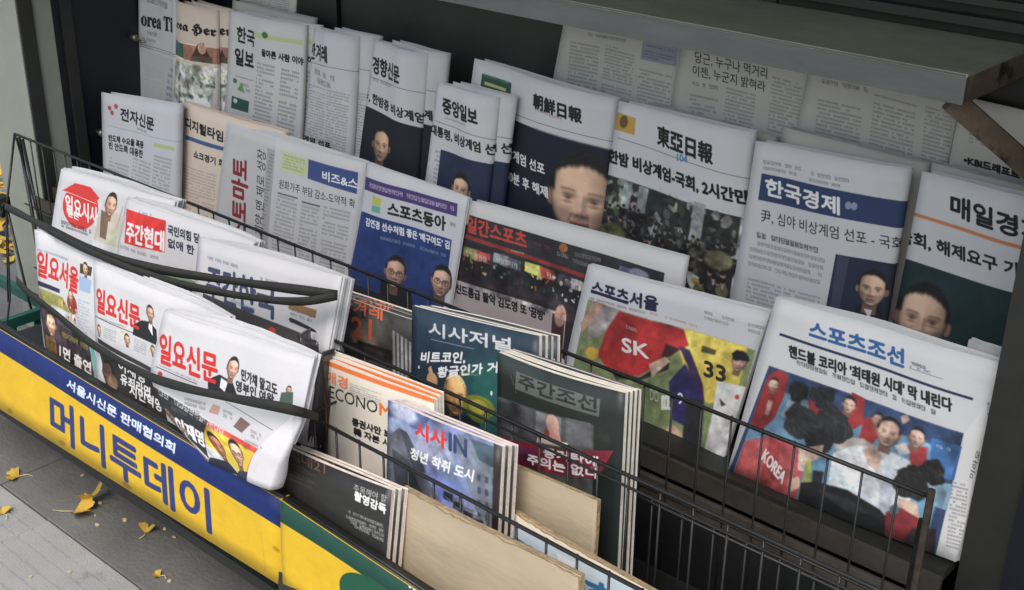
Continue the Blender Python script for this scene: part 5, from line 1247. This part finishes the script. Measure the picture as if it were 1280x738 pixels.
ORD = ['front', 'second', 'third', 'fourth', 'fifth']
def magazines(key, label, short, n=3, T=.0052, gap=.0068, bow=.004, lens=.004, side=0.0, edge='page_edge', group=None, rise=.0):
    """a stack of magazines: every copy is a thing with cover, page block and back cover"""
    f, wd, h, N = surface(key); pm = print_mat(key, (40, 40, 42), .48, .06, ink=.92); rnd = random.Random(key); pe = M[edge]; pe2 = M['page_pink' if edge == 'page_edge' else 'page_edge']
    for c in range(n):
        org = [a - b * gap * c for a, b in zip(bottom_mid(key), N)]
        lab = label if c == 0 else '%s, %s copy of its stack counted from the front' % (short, ORD[c])
        root = thing('magazine', lab, 'magazine', org, group)
        ln = lens * c * rnd.uniform(.6, 1.2) * (1 if c % 2 else .55); sh = side * c / wd; up = rise * c / h
        def off(Sg, Tg): return bow * np.sin(PI * Sg) * (1 - .6 * Tg) - c * gap - ln * np.sin(PI * np.clip(Sg * 1.05, 0, 1)) * np.exp(-2.5 * Tg)
        Sg, Tg = np.meshgrid(np.linspace(0, 1, 18), np.linspace(0, 1, 10))
        def P(a0, a1, t0, d):
            Sg, Tg = np.meshgrid(np.linspace(a0, a1, 18), np.linspace(t0, 1, 10)); return f(Sg + sh, Tg - up * (1 - Tg)) + (off(Sg, Tg) - d)[..., None] * N
        mb = MB(); mb.slab(P(0, 1, 0, 0), .0005, 0, 1); mb.build('cover', [pm, pe], root, origin=org)
        mb = MB(); [mb.slab(P(.002, .995 + .006 * rnd.random(), .003 + .004 * rnd.random(), .0006 + T * kk / 5), T * .155, kk % 2, kk % 2) for kk in range(5)]; mb.build('page_block', [pe, pe2], root, origin=org)
        mb = MB(); mb.slab(P(0, 1, 0, T + .0005), .0005, 0, 0); mb.build('back_cover', [M['back_cover'] if rnd.random() < .25 else pe], root, origin=org)

GT = 'folded newspapers on the back tier'; GM = 'folded newspapers on the middle tier'; GW = 'weekly papers in the front wire basket'
GB = 'newspaper pages hung on the back wall'; GZ = 'magazines in the wire rack'
page('D0', 'small grey newspaper page on the back wall at the top left', group=GB)
page('D1', 'back wall newspaper page with a blue box at its right, leftmost under the counter', group=GB)
page('D2', 'back wall newspaper page with a two line black headline under the counter', group=GB)
page('D3', 'back wall newspaper page of plain text columns beside the brown brace', group=GB)
page('D4', 'newspaper page behind the brown brace at the right end', group=GB)

grey = dict(base=(176, 176, 172), paper='grey_newsprint')
newspaper('X4', 'folded newspaper with only its grey top fold showing behind the paper with green box', 'R', .016, group=GT, **grey)
newspaper('X1', 'folded newspaper showing only its grey top behind the crowd photo paper', 'R', .018, group=GT, **grey)
newspaper('X2', 'folded newspaper showing only its grey top behind the blue masthead paper', 'R', .018, group=GT, **grey)
newspaper('X3', 'folded newspaper showing only its grey top behind the orange line paper', 'R', .018, group=GT, **grey)
newspaper('X5', 'loose folded pages sticking up behind the handball paper at the right end', 'B', .010, group=GM, base=(190, 190, 190))
newspaper('C0', 'English newspaper with serif title, leftmost on the back tier', 'R', .014, bow=-.010, group=GT, base=(196, 199, 206))
a = newspaper('C1', 'peach coloured English newspaper with gothic title and a photo of a woman', 'R', .016, bow=.016, skew=.8, base=(214, 196, 180), paper='peach_newsprint', group=GT)
copy_tree(a, (.030, .019, .002), 'peach coloured newspaper copy, spine showing beside the gothic title paper')
a = newspaper('C2', 'white newspaper with a big two row black title and green boxes', 'R', .014, bow=.012, skew=1.5, group=GT, base=(204, 206, 208))
copy_tree(a, (.028, .017, .001), 'second copy behind the newspaper with two row black title, only its right fold showing')
a = newspaper('C3', 'narrow folded newspaper of mostly grey text left of the dark portrait paper', 'R', .018, bow=.014, skew=1.5, group=GT)
copy_tree(a, (.038, .020, .003), 'second copy behind the narrow text newspaper, only its right fold showing')
a = newspaper('C4', 'narrow folded newspaper with a dark portrait photo under a large headline', 'R', .018, bow=.017, skew=1.5, group=GT)
copy_tree(a, (.030, .020, .002), 'second copy behind the narrow dark portrait newspaper, only its right fold showing')
a = newspaper('C5', 'narrow lower folded newspaper with a blue photo, left of the large face', 'R', .016, bow=.014, skew=1.5, group=GT)
copy_tree(a, (.020, .019, .002), 'second copy behind the narrow blue photo newspaper, only its right fold showing')
newspaper('C6', 'newspaper with Chinese character title and a large male face on navy', 'R', .020, n=8, bow=.022, skew=1.7, group=GT)
newspaper('C7', 'newspaper with Chinese character title over a dark photo of a crowd', 'R', .020, n=8, bow=.017, skew=1.7, group=GT)
newspaper('C8', 'newspaper with white title on a navy masthead band', 'R', .022, n=9, bow=.010, skew=1.5, group=GT)
newspaper('C9', 'newspaper with an orange rule under its title and a half hidden male face', 'R', .020, n=8, bow=.016, skew=1.3, group=GT)

newspaper('B1', 'newspaper with three small red dots before its title, left end of middle tier', 'R', .020, n=7, jit=.010, bow=.003, group=GM, base=(190, 194, 206))
newspaper('B2', 'peach newspaper with a blue bar under its title on the middle tier', 'B', .010, bow=.003, base=(216, 196, 178), paper='peach_newsprint', group=GM)
newspaper('B3', 'grey white newspaper with a sideways dark red title and a blue section box', 'B', .008, bow=.003, group=GM, base=(198, 200, 206), fan=.004)
newspaper('B4', 'sports newspaper with a purple strip and a large blue photo', 'B', .006, n=4, bow=.002, group=GM, base=(200, 203, 212))
newspaper('B5', 'sports newspaper with a red title on dark grey and four thumbnails', 'R', .014, bow=.002, group=GM, base=(204, 204, 206))
newspaper('B6', 'sports newspaper with a red shirted player and a yellow number 33', 'B', .008, bow=.002, group=GM)
newspaper('B7', 'sports newspaper with blue title over a crowded celebration photo, right end', 'B', .010, n=7, bow=.003, group=GM, fan=.006, base=(212, 214, 220))

newspaper('A4', 'weekly paper with a red oval logo and a man in beige, upper row left', 'B', .020, n=8, bow=.003, group=GW, jit=.004, fan=.006, base=(207, 207, 213))
newspaper('A5', 'weekly paper with a square red title block, middle of the upper row', 'B', .018, n=8, bow=.003, group=GW, jit=.004, fan=.008, base=(207, 207, 213))
newspaper('A6', 'weekly paper with slate blue title crossed by the black bands', 'B', .022, n=9, bow=.006, group=GW, jit=.003, fan=.010, base=(207, 207, 213))
newspaper('A1', 'weekly paper with red title at the left end of the lower row', 'B', .013, n=8, bow=.003, group=GW, jit=.002, fan=.004, base=(207, 207, 213))
newspaper('A2', 'weekly paper with red title partly covered by its neighbour, centre of lower row', 'B', .014, n=9, bow=.003, group=GW, jit=.002, fan=.008, base=(207, 207, 213))
newspaper('A3', 'frontmost weekly paper with red title, sagging over the blue sign board', 'R', .024, n=6, bow=.004, roll=True, group=GW, jit=.003, fan=.012, wave=.002, base=(207, 207, 213))

magazines('M1', 'black magazine with brown title and white text, at the front edge', 'black magazine behind the sign board', 3, side=.004, lens=.005, edge='page_pink', group=GZ)
magazines('M2', 'cream business magazine with an orange border', 'orange bordered magazine', 3, side=-.001, lens=.006, rise=.003, group=GZ)
magazines('M3', 'blue magazine with red and navy title over tower blocks', 'tower block magazine', 3, side=.004, lens=.004, edge='page_pink', group=GZ)
magazines('M4', 'grey magazine with orange title and number 21', 'grey magazine with orange title', 3, side=.001, lens=.007, group=GZ, rise=.002)
magazines('M5', 'teal magazine with silver title and a golden haired man', 'teal magazine', 4, side=.005, lens=.003, T=.0046, gap=.0058, group=GZ)
magazines('M6', 'dark green magazine with a red banner, rightmost of the magazines', 'dark green magazine', 4, side=.002, lens=.003, T=.0048, gap=.006, bow=.008, group=GZ)

# ------------------------------------------------------------------ cardboard
def cardboard(key, label, m_face, torn=.004, ply=2, th=.005, printed=False):
    f, wd, h, N = surface(key); org = bottom_mid(key); root = thing('cardboard_sheet', label, 'cardboard', org, 'cardboard in the wire rack'); rnd = random.Random(key)
    nsx = 40; s_ = np.linspace(0, 1, nsx); y = 0; prof = []
    for i in range(nsx): y = .8 * y + rnd.uniform(-1, 1) * torn; prof.append(y)
    prof = np.array(prof)
    face = print_mat(key, (205, 196, 176), .8) if printed else M[m_face]
    for k in range(ply):
        step = (np.where(s_ > .62, .006, 0.0) if k == 0 and torn > .003 else 0) + k * -.001
        Sg, Tg = np.meshgrid(s_, np.linspace(0, 1, 5)); pr = (prof * (1 if k == 0 else .35) + step + rnd.uniform(-.0006, .0006)) / h
        Tg = Tg * (1 - pr[None]) + pr[None]
        P = f(Sg, np.maximum(Tg, 0)) + (-th * k / ply - .0015 * math.sin(k))[..., None] * N if False else f(Sg, np.maximum(Tg, 0)) + (np.zeros_like(Sg) - th * k / ply + .0015 * np.sin(5 * Sg))[..., None] * N
        mb = MB(); mb.slab(P, th / ply * .92, 0, 1); mb.build('face_sheet' if k == 0 else 'backing_sheet', [face if k == 0 else M[m_face], M['card_edge']], root, origin=org)
    return root
cardboard('K1', 'large pale brown cardboard sheet with a torn top edge beside the black magazines', 'card', .0020, 3, .012)
cardboard('K2', 'smooth cream cardboard flap in front of the dark green magazine', 'card', .0008, 2, .007)
cardboard('K3', 'cardboard box side with blue printed characters on pale blue', 'card_brown', .002, 3, .010, printed=True)

# ------------------------------------------------------------------ sign boards
def sign_board(keys, label, x1=None):
    f, wd, h, N = surface(keys); org = bottom_mid(keys); root = thing('sign_board', label, 'sign', org, 'sheet metal signs along the front of the rack')
    pm = print_mat(keys, (226, 184, 38), .58, .0)
    Sg, Tg = np.meshgrid(np.linspace(0, 1, 30), np.linspace(0, 1, 6)); rnd = random.Random(3)
    dent = .0012 * np.sin(9 * Sg + 2) * np.sin(3 * Tg)
    mb = MB(); mb.slab(f(Sg, Tg) + dent[..., None] * N, .0015, 0, 1); mb.build('sign_face', [pm, M['board_metal']], root, origin=org)
    # folded returns: bottom lip, end lips, top lip
    a, b, c, d = [np.array(p) for p in (SHEETS[keys][0][0], SHEETS[keys][0][1], SHEETS[keys][-1][1], SHEETS[keys][-1][0])]
    mb = MB()
    def lip(p, q, dz):
        y = np.array([0, .016, 0]); o = np.array([0, .0022, 0]); z = np.array([0, 0, dz])
        mb.slab([[p + o, q + o], [p + o + y, q + o + y]], .0014, 0, 0)
    lip(d + [0, 0, .001], c + [0, 0, .001], 0)
    for p, q in ((a, d), (b, c)):
        y = np.array([0, .014, 0]); o = np.array([0, .0022, 0]); mb.slab([[p + o, p + o + y], [q + o, q + o + y]], .0014, 0, 0)
    mb.build('folded_edge', [M['board_metal']], root, origin=org)
    mb = MB(); lip(a - [0, 0, .002], b - [0, 0, .002], 0); mb.build('top_lip', [M['frame_dark']], root, origin=org)
    mb = MB(); mb.tube([a + [0, .006, .0015], (a + b) / 2 + [0, .006, .0025], b + [0, .006, .0015]], .0022, 6); mb.build('top_wire', [M['black_wire']], root, origin=org)
    return root
sign_board('SL', 'yellow sign with a blue top band and large blue letters')
sign_board('SR', 'yellow sign with a green top band at the bottom of the rack')

# ------------------------------------------------------------------ wire racks
_bar = {}
def bar_mesh(L, r):
    k = (round(L, 3), r)
    if k not in _bar:
        mb = MB(); mb.tube([(0, 0, 0), (0.0006, 0, -L * .5), (0, 0, -L)], r, 6); o = mb.build('wire', M['black_wire']); _bar[k] = o.data; bpy.data.objects.remove(o)
    return _bar[k]
def rack(label, x0, x1, y, ztop, zbot, rails, y1=None, pitch=.045, r=.0016, slope=0.0, phase=0.0, hook=0.0):
    root = thing('wire_rack', label, 'wire rack', (x0, y, zbot), 'black wire racks')
    def bar(x, z0, z1):
        o = link_mesh('wire', bar_mesh(z0 - z1, r), root, (x - x0, 0.003, z0 - zbot)); return o
    n = int((x1 - x0 - phase) / pitch) + 1
    for i in range(n): bar(x0 + phase + i * pitch, ztop + slope * (phase + i * pitch) / (x1 - x0), zbot)
    for z, rr in rails:
        mb = MB(); q = 9; rs = random.Random(z)
        mb.tube([(t * (x1 - x0) / q, rs.uniform(-.0012, .0012), z - zbot + slope * t / q + rs.uniform(-.0008, .0008)) for t in range(q + 1)], rr, 6); mb.build('rail', M['black_wire'], root)
    if y1:
        for z in (ztop - .003, zbot + .02):
            for x in (x0, x1):
                mb = MB(); mb.tube([(x - x0, 0, z - zbot), (x - x0, y1 - y, z - zbot)], .002, 6); mb.build('side_wire', M['black_wire'], root)
    if hook:       # bottom of the basket: bars bent backwards
        for i in range(n):
            mb = MB(); x = phase + i * pitch; mb.tube([(x, .003, 0), (x, .02, -.012), (x, hook, -.016)], r, 6); mb.build('floor_wire', M['black_wire'], root)
    return root
rack('long black wire rack in front of the middle tier newspapers', -2.47, -.437, 1.22, .556, .23, [(.555, .0028), (.40, .0018), (.25, .0022)], slope=.010, phase=.0114)
rack('middle wire rack holding the back row of magazines', -1.32, -.30, 1.02, .568, .26, [(.568, .0026), (.552, .0018), (.42, .0016), (.27, .0018)], y1=1.10, phase=.02, hook=.14)
rack('lower wire rack holding the front row of magazines', -1.17, -.30, .92, .512, .24, [(.512, .0026), (.25, .0018)], y1=.99, phase=.012)

rk_ = [o for o in COL.objects if o.name.startswith('wire_rack') and o.parent is None and abs(o.location.y - 1.02) < .001][0]
for i in range(23): link_mesh('wire', bar_mesh(.225, .0016), rk_, (.045 + i * .045, .085, .228))
mb = MB(); mb.tube([(0, .083, .222), (.51, .083, .220), (1.02, .083, .222)], .0022, 6); mb.build('rail', M['black_wire'], rk_)
root = thing('rack_end_frame', 'bent black wires and dark plate closing the left end of the long rack', 'wire rack', (-2.47, 1.15, .05))
def loc(p): return (p[0] + 2.47, p[1] - 1.15, p[2] - .05)
for pts, r in [([(-2.47, 1.22, .556), (-2.45, 1.168, .412), (-2.45, 1.139, .20)], .0026), ([(-2.47, 1.22, .556), (-2.30, 1.16, .42), (-2.05, 1.13, .40)], .002),
               ([(-2.455, 1.22, .55), (-2.40, 1.20, .30), (-2.38, 1.19, .06)], .004), ([(-2.44, 1.22, .55), (-2.37, 1.20, .30), (-2.36, 1.19, .06)], .0035),
               ([(-2.45, 1.168, .412), (-2.42, 1.17, .20), (-2.40, 1.18, .06)], .003), ([(-2.45, 1.168, .41), (-2.25, 1.05, .30), (-2.05, .93, .30)], .002)]:
    mb = MB(); mb.tube([loc(p) for p in pts], r, 6); mb.build('wire', M['black_wire'], root)
mb = MB(); mb.box((-.018, .008, .345), (.012, .032, .378)); mb.tube([(-.02, .02, .35), (.03, .015, .37), (.01, .01, .34)], .007, 6); mb.build('knot', M['black_band'], root)
o = beam('upright_bar', M['rust_bar'], (-.437, 1.215, .215), (-.437, 1.215, .578), .008, .008, up=(0, 1, 0)); tag(o, 'rusty upright bar at the right end of the long wire rack', 'bar')
o = beam('thin_bar', M['black_wire'], (-.452, 1.23, .22), (-.447, 1.225, .53), .005, .005, up=(0, 1, 0)); tag(o, 'thin dark bar just left of the rusty upright', 'bar')

# ------------------------------------------------------------------ bands
def band(label, pts, wd_, tilt=0):
    pts = np.array(pts, float); d = np.r_[0, np.cumsum(np.linalg.norm(np.diff(pts, axis=0), axis=1))]; q = np.linspace(0, d[-1], 60)
    Pm = np.stack([np.interp(q, d, pts[:, k]) for k in range(3)], 1)
    for _ in range(6): Pm[1:-1] = (Pm[:-2] + 2 * Pm[1:-1] + Pm[2:]) / 4
    z = np.array([0, 0.12, 1.0]); z /= np.linalg.norm(z); wv = wd_ * (1 + .12 * np.sin(q * 23))[:, None]
    P = np.stack([Pm + z * wv / 2, Pm - z * wv / 2])
    o = P.reshape(-1, 3).mean(0); mb = MB(); mb.slab(P, .0012, 0, 0); ob = mb.build('elastic_band', M['black_band'], None, loc=tuple(o), origin=o)
    tag(ob, label, 'band', 'black elastic bands across the weekly papers'); return ob
band('upper strand of the black band across the upper row of weekly papers', [(-2.1126, 1.0040, 0.5418), (-1.8173, 0.9290, 0.5990), (-1.7088, 0.9220, 0.6035), (-1.5924, 0.9200, 0.6120), (-1.5008, 0.9290, 0.6194), (-1.4530, 0.9640, 0.6126), (-1.3281, 0.9840, 0.6303), (-1.2313, 0.9840, 0.6515), (-1.2059, 1.0140, 0.6437)], 0.013)
band('lower strand of the black band across the upper row of weekly papers', [(-1.8141, 0.9270, 0.5976), (-1.6796, 0.9180, 0.6022), (-1.5657, 0.9160, 0.6081), (-1.4625, 0.9290, 0.6093), (-1.3967, 0.9640, 0.6032), (-1.3055, 0.9790, 0.6156), (-1.2302, 0.9820, 0.6359), (-1.2036, 1.0120, 0.6439)], 0.0115)
band('black band across the lower row of weekly papers above the blue sign', [(-1.9673, 0.9340, 0.4618), (-1.8609, 0.8990, 0.4818), (-1.7632, 0.8940, 0.4769), (-1.6451, 0.8790, 0.4709), (-1.5931, 0.8690, 0.4801), (-1.5129, 0.8660, 0.4812), (-1.4066, 0.8420, 0.5081), (-1.2931, 0.8290, 0.5379), (-1.1820, 0.8260, 0.5668), (-1.1002, 0.8260, 0.5878), (-1.0709, 0.8440, 0.5828), (-1.1369, 0.9140, 0.5221)], 0.013)

# ------------------------------------------------------------------ kiosk
def struct(name, mb, m, loc=(0, 0, 0)): o = mb.build(name, m, None, loc); o['kind'] = 'structure'; return o

root = thing('kiosk_wall', 'dark back wall of the kiosk behind the newspapers', 'kiosk', (-1.3, 1.72, 0))
def part(name, a, b, m, rt=None, o=(-1.3, 1.72, 0)):
    mb = MB(); mb.box([a[k] - o[k] for k in range(3)], [b[k] - o[k] for k in range(3)]); return mb.build(name, m, rt or root)
part('wall_panel', (-2.546, 1.71, 0), (-1.99, 1.75, 1.94), M['navy_wall'])
part('wall_panel', (-1.985, 1.712, 0), (-.98, 1.75, 1.94), M['wall_green'])
part('wall_panel', (-.977, 1.714, 0), (1.2, 1.75, 1.94), M['dark_wall'])
part('wall_strip', (-2.135, 1.702, .5), (-1.987, 1.7095, 2.2), M['frame_dark'])
part('wall_rail', (-2.0, 1.690, .990), (1.2, 1.7115, 1.003), M['wall_green'])
part('wall_rail', (-2.0, 1.694, 1.018), (1.2, 1.7115, 1.028), M['frame_dark'])
for x, z, y in ((-2.535, .693, 1.566), (-2.535, .493, 1.453)):
    h_ = thing('hook', 'small dull metal hook on the dark wall, %s one' % ('upper' if z > .5 else 'lower'), 'hook', (x, y, z), 'metal hooks on the dark wall')
    mb = MB(); mb.tube([(-.012, 0, 0), (.004, 0, 0)], .004, 8); mb.build('shank', M['steel_knob'], h_)
    mb = MB(); mb.tube([(.004, 0, 0), (.012, 0, 0)], .008, 10); mb.tube([(.010, 0, 0), (.026, .002, -.006), (.040, .004, -.004)], .003, 6); mb.build('knob', M['steel_knob'], h_)

root = thing('kiosk_post', 'grey green corner post at the left end of the kiosk', 'post', (-2.63, 1.30, 0))
o_ = (-2.63, 1.30, 0)
part('post_face', (-2.725, 1.30, 0), (-2.545, 1.38, 1.94), M['post'], root, o_); part('post_side', (-2.720, 1.3805, 0), (-2.548, 1.75, 1.94), M['navy_wall'], root, o_); part('edge_strip', (-2.5445, 1.302, 0), (-2.540, 1.335, 1.94), M['frame_dark'], root, o_); part('inner_strip', (-2.5475, 1.40, 0), (-2.541, 1.425, 1.94), M['frame_dark'], root, o_)

root = thing('counter', 'worn steel counter shelf above the newspapers', 'counter', (-1.5, 1.5, .935))
o_ = (-1.5, 1.5, .935)
part('counter_top', (-2.0, 1.497, .9695), (-.584, 1.709, .9735), M['steel'], root, o_)
part('counter_front', (-2.0, 1.5, .934), (-.586, 1.508, .969), M['steel_front'], root, o_)
part('counter_end', (-.5945, 1.5085, .934), (-.5865, 1.709, .969), M['brace'], root, o_)
part('counter_underside', (-2.0, 1.5085, .936), (-.595, 1.709, .940), M['frame_dark'], root, o_)
mb = MB(); mb.tube([(-2.0 + 1.5, -.002, .0365), (-.586 + 1.5, -.002, .0365)], .0018, 6); mb.build('counter_edge', M['steel_front'], root)
o = beam('counter_brace', M['brace'], (-.612, 1.528, .931), (-.47, 1.69, .765), .012, .030, up=(0, 0, 1)); tag(o, 'brown diagonal brace under the right end of the counter', 'brace')

# stepped shelves, ledges and cabinet below
root = thing('display_ledge', 'dark stepped ledges under the middle tier newspapers', 'shelf', (-1.5, 1.33, .1)); o_ = (-1.5, 1.33, .1)
part('ledge_board', (-2.54, 1.33, .385), (-.445, 1.50, .399), M['frame_dark'], root, o_)
part('ledge_lip', (-2.54, 1.322, .362), (-.445, 1.3295, .392), M['ledge'], root, o_)
part('lower_plate', (-2.54, 1.285, .350), (-.40, 1.3215, .3565), M['ledge'], root, o_)
part('plate_front', (-2.54, 1.279, .10), (-.40, 1.2845, .357), M['dark_wall'], root, o_)
part('plate_lip', (-2.54, 1.2725, .352), (-.40, 1.2785, .386), M['ledge'], root, o_)
part('upper_board', (-2.54, 1.503, .500), (-.30, 1.708, .512), M['frame_dark'], root, o_)
part('upper_riser', (-2.54, 1.4955, .30), (-.30, 1.5025, .515), M['dark_wall'], root, o_)
part('cabinet_floor', (-2.3, .90, .18), (-.2, 1.2785, .20), M['dark_wall'], root, o_)
part('basket_riser', (-2.1, 1.20, .20), (-.46, 1.206, .30), M['dark_wall'], root, o_)
part('cabinet_front', (-2.5, 1.05, .0), (-.2, 1.07, .179), M['dark_wall'], root, o_)

root = thing('kiosk_right_post', 'dark grey upright frame at the right end of the newspapers', 'post', (-.41, 1.36, 0)); o_ = (-.41, 1.36, 0)
part('post_face', (-.437, 1.355, 0), (-.380, 1.70, 1.0), M['frame_dark'], root, o_)
part('side_panel', (-.379, 1.345, 0), (.9, 1.36, .80), M['navy_wall'], root, o_)

root = thing('shade_roof', 'unseen grey roof added over the kiosk to shade the back papers', 'roof', (-1, 1.2, 1.95)); o_ = (-1, 1.2, 1.95)  # out of view; added and sized to keep daylight off the back tiers
part('shade_panel', (-2.78, .50, 1.95), (1.4, 2.6, 2.02), M['roof'], root, o_)
part('shade_edge', (-2.80, .475, 1.90), (1.42, .499, 2.04), M['post'], root, o_)

# crumpled dark plastic between papers and magazines
rnd = random.Random(5); Sg, Tg = np.meshgrid(np.linspace(0, 1, 26), np.linspace(0, 1, 22))
P = np.stack([-1.262 + .075 * Sg + .02 * Tg, .985 + .012 * np.sin(17 * Sg + 3 * Tg) + .006 * np.sin(9 * Tg + 11 * Sg) - .03 * Tg, .575 - .24 * Tg + .01 * np.sin(7 * Sg)], 2)
mb = MB(); mb.slab(P, .0012, 0, 0); o = mb.build('plastic_sheet', M['plastic'], None, loc=(-1.22, .98, .33), origin=(-1.22, .98, .33)); tag(o, 'crumpled dark plastic sheet between the weekly papers and the magazines', 'plastic sheet')

# ------------------------------------------------------------------ ground
mb = MB(); n = 24; xs = np.linspace(-60, 60, n)
for i in range(n - 1):
    for j in range(n - 1): mb.add([(xs[i], xs[j], 0), (xs[i + 1], xs[j], 0), (xs[i + 1], xs[j + 1], 0), (xs[i], xs[j + 1], 0)], [(0, 1, 2, 3)])
g = struct('ground', mb, M['ground'], (0, 0, -.022))
pv = bpy.data.objects.new('pavement', None); COL.objects.link(pv); pv['kind'] = 'structure'
# grooved paver: profile across y, extruded along x
prof = []; gy = 0.0
edge_ = .019
pts = [(0, -.012), (0, -.0015), (.0015, 0), (edge_ + .008, 0)]
for k in range(9):
    c = .0295 + k * .0295 + .004
    pts += [(c - .0025, 0), (c - .0016, -.0035), (c + .0016, -.0035), (c + .0025, 0)]
pts += [(.2965, 0), (.298, -.0015), (.298, -.012)]
mb = MB(); V = [(0, -y, z) for y, z in pts] + [(.2975, -y, z) for y, z in pts]; m_ = len(pts)
F = [(k, m_ + k, m_ + k + 1, k + 1) for k in range(m_ - 1)] + [tuple(range(m_)), tuple(range(2 * m_ - 1, m_ - 1, -1))]
mb.add(V, F); proto = mb.build('paving_slab', M['paver'], pv); me = proto.data; bpy.data.objects.remove(proto)
rnd = random.Random(8)
for i in range(-9, 9):
    for j in range(6):
        o = link_mesh('paving_slab', me, pv, (-1.922 + i * .3, .902 - j * .3, rnd.uniform(-.001, .001))); o.rotation_euler = (rnd.uniform(-.003, .003), rnd.uniform(-.003, .003), 0)
mb = MB(); mb.box((-4.7, -.9, -.02), (.8, .904, -.012)); o = mb.build('joint_bed', M['joint'], pv)
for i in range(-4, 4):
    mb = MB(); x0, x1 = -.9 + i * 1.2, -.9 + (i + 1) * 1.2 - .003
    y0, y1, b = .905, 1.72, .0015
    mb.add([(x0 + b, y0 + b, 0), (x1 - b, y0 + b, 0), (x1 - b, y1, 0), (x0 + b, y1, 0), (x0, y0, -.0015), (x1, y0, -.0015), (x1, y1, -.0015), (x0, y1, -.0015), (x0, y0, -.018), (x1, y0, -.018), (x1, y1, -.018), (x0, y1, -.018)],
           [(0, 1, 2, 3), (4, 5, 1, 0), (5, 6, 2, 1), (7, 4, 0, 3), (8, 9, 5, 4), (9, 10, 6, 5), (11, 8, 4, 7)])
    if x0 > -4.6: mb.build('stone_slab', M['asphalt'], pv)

# ginkgo leaves
def leaf_mesh(seed, size=.04, curl=.3):
    r = random.Random(seed); mb = MB(); n = 14; a0 = R_(75); V = [(0, 0, 0)]; F = []
    for ring in (.5, 1.0):
        for k in range(n + 1):
            a = -a0 + 2 * a0 * k / n; notch = .62 if (k == n // 2 and ring == 1.0) else 1
            rr = size * ring * notch * (1 + (.06 * math.sin(k * 2.3 + seed) + r.uniform(-.05, .05)) * (ring == 1))
            x, y = rr * math.sin(a), rr * math.cos(a); V.append((x, y, abs(x) * curl * ring + r.uniform(0, .002) + .002 + .25 * curl * y * y / size))
    for k in range(n): F += [(0, 2 + k, 1 + k), (1 + k, 2 + k, n + 3 + k, n + 2 + k)]
    b = len(V); V += [(p[0], p[1], p[2] - .0006) for p in V]; F2 = [tuple(reversed([b + i for i in f])) for f in F]
    mb.add(V, F + F2, 0, True); return mb
def leaf(label, x, y, rot, size, curl, seed, z=.001, stem=True, tilt=0):
    t = thing('ginkgo_leaf', label, 'leaf', (x, y, z), 'yellow ginkgo leaves fallen on the ground'); t.rotation_euler = (tilt, 0, rot)
    leaf_mesh(seed, size, curl).build('blade', M['leaf'], t)
    if stem: mb = MB(); mb.tube([(0, 0, .002), (.003, -size * .6, .003), (-.002, -size * 1.15, .001)], .0008, 5); mb.build('stem', M['leaf_pale'], t)
leaf('lone yellow ginkgo leaf near the left edge of the pavement', -2.098, .940, 2.4, .024, .25, 1)
leaf('larger crumpled yellow ginkgo leaf with a long stem pointing left', -1.912, .948, -.9, .036, .5, 2)
leaf('yellow ginkgo leaf folded over the top of the crumpled one', -1.925, .985, -1.5, .032, .6, 3, .008, False, .3)
leaf('small brown yellow leaf in the shade under the sign board', -1.757, 1.0, .5, .017, .7, 4)
leaf('pale leaf at the left picture edge on the grooved paving', -2.0, .855, 1.4, .018, .3, 5)
leaf('tiny leaf alone on the dark stone near the bottom', -1.628, .943, 2.0, .012, .4, 6)
mb = MB(); rnd = random.Random(11)
for k in range(45):
    x, y, s_ = rnd.uniform(-2.6, -1.3), rnd.uniform(.74, 1.25), rnd.uniform(.0015, .0055); a = rnd.uniform(0, 6); z = .002
    q = [(x + s_ * math.cos(a + i * 1.25) * rnd.uniform(.6, 1.3), y + s_ * math.sin(a + i * 1.25) * .8, z + rnd.uniform(0, .0015)) for i in range(5)]
    mb.add(q + [(p[0], p[1], .0005) for p in q], [(0, 1, 2, 3, 4), (9, 8, 7, 6, 5)] + [(i, 5 + i, 5 + (i + 1) % 5, (i + 1) % 5) for i in range(5)])
o = mb.build('leaf_litter', M['leaf_pale']); tag(o, 'pale bits of dry leaf scattered on the ground', 'litter', kind='stuff')
mb = MB()
for k in range(420):
    lm = leaf_mesh(100 + k, rnd.uniform(.025, .045), rnd.uniform(0, .5)); x, y = rnd.gauss(-3.55, .35), rnd.gauss(1.6, .25); a = rnd.uniform(0, 6.28)
    if x > -3.1: continue
    zz = rnd.uniform(.001, .02); mb.add([(x + p[0] * math.cos(a) - p[1] * math.sin(a), y + p[0] * math.sin(a) + p[1] * math.cos(a), p[2] + zz) for p in lm.v], lm.f, 0, True)
o = mb.build('fallen_leaves', M['leaf']); tag(o, 'heap of yellow ginkgo leaves on the ground left of the kiosk', 'leaves', kind='stuff')

# green crate at the left
cr = thing('crate', 'green plastic crate on the ground left of the rack', 'crate', (-2.60, 1.05, -.02))
def cbox(nm, a, b): mb = MB(); mb.box(a, b); return mb.build(nm, M['crate_green'], cr)
for (a, b) in [((-.22, -.15, .20), (.24, -.135, .222)), ((-.22, .135, .20), (.24, .15, .222)), ((-.22, -.134, .20), (-.205, .134, .222)), ((.225, -.134, .20), (.24, .134, .222))]: cbox('rim', a, b)
for (a, b) in [((-.22, -.148, .11), (.24, -.138, .122)), ((.228, -.134, .11), (.238, .134, .122))]: cbox('slat', a, b)
cbox('base', (-.21, -.13, .004), (.23, .13, .014))
for i in range(9): cbox('upright', (-.20 + i * .052, -.147, .015), (-.188 + i * .052, -.138, .199))
for i in range(5): cbox('upright', (.228, -.12 + i * .055, .015), (.237, -.108 + i * .055, .199))
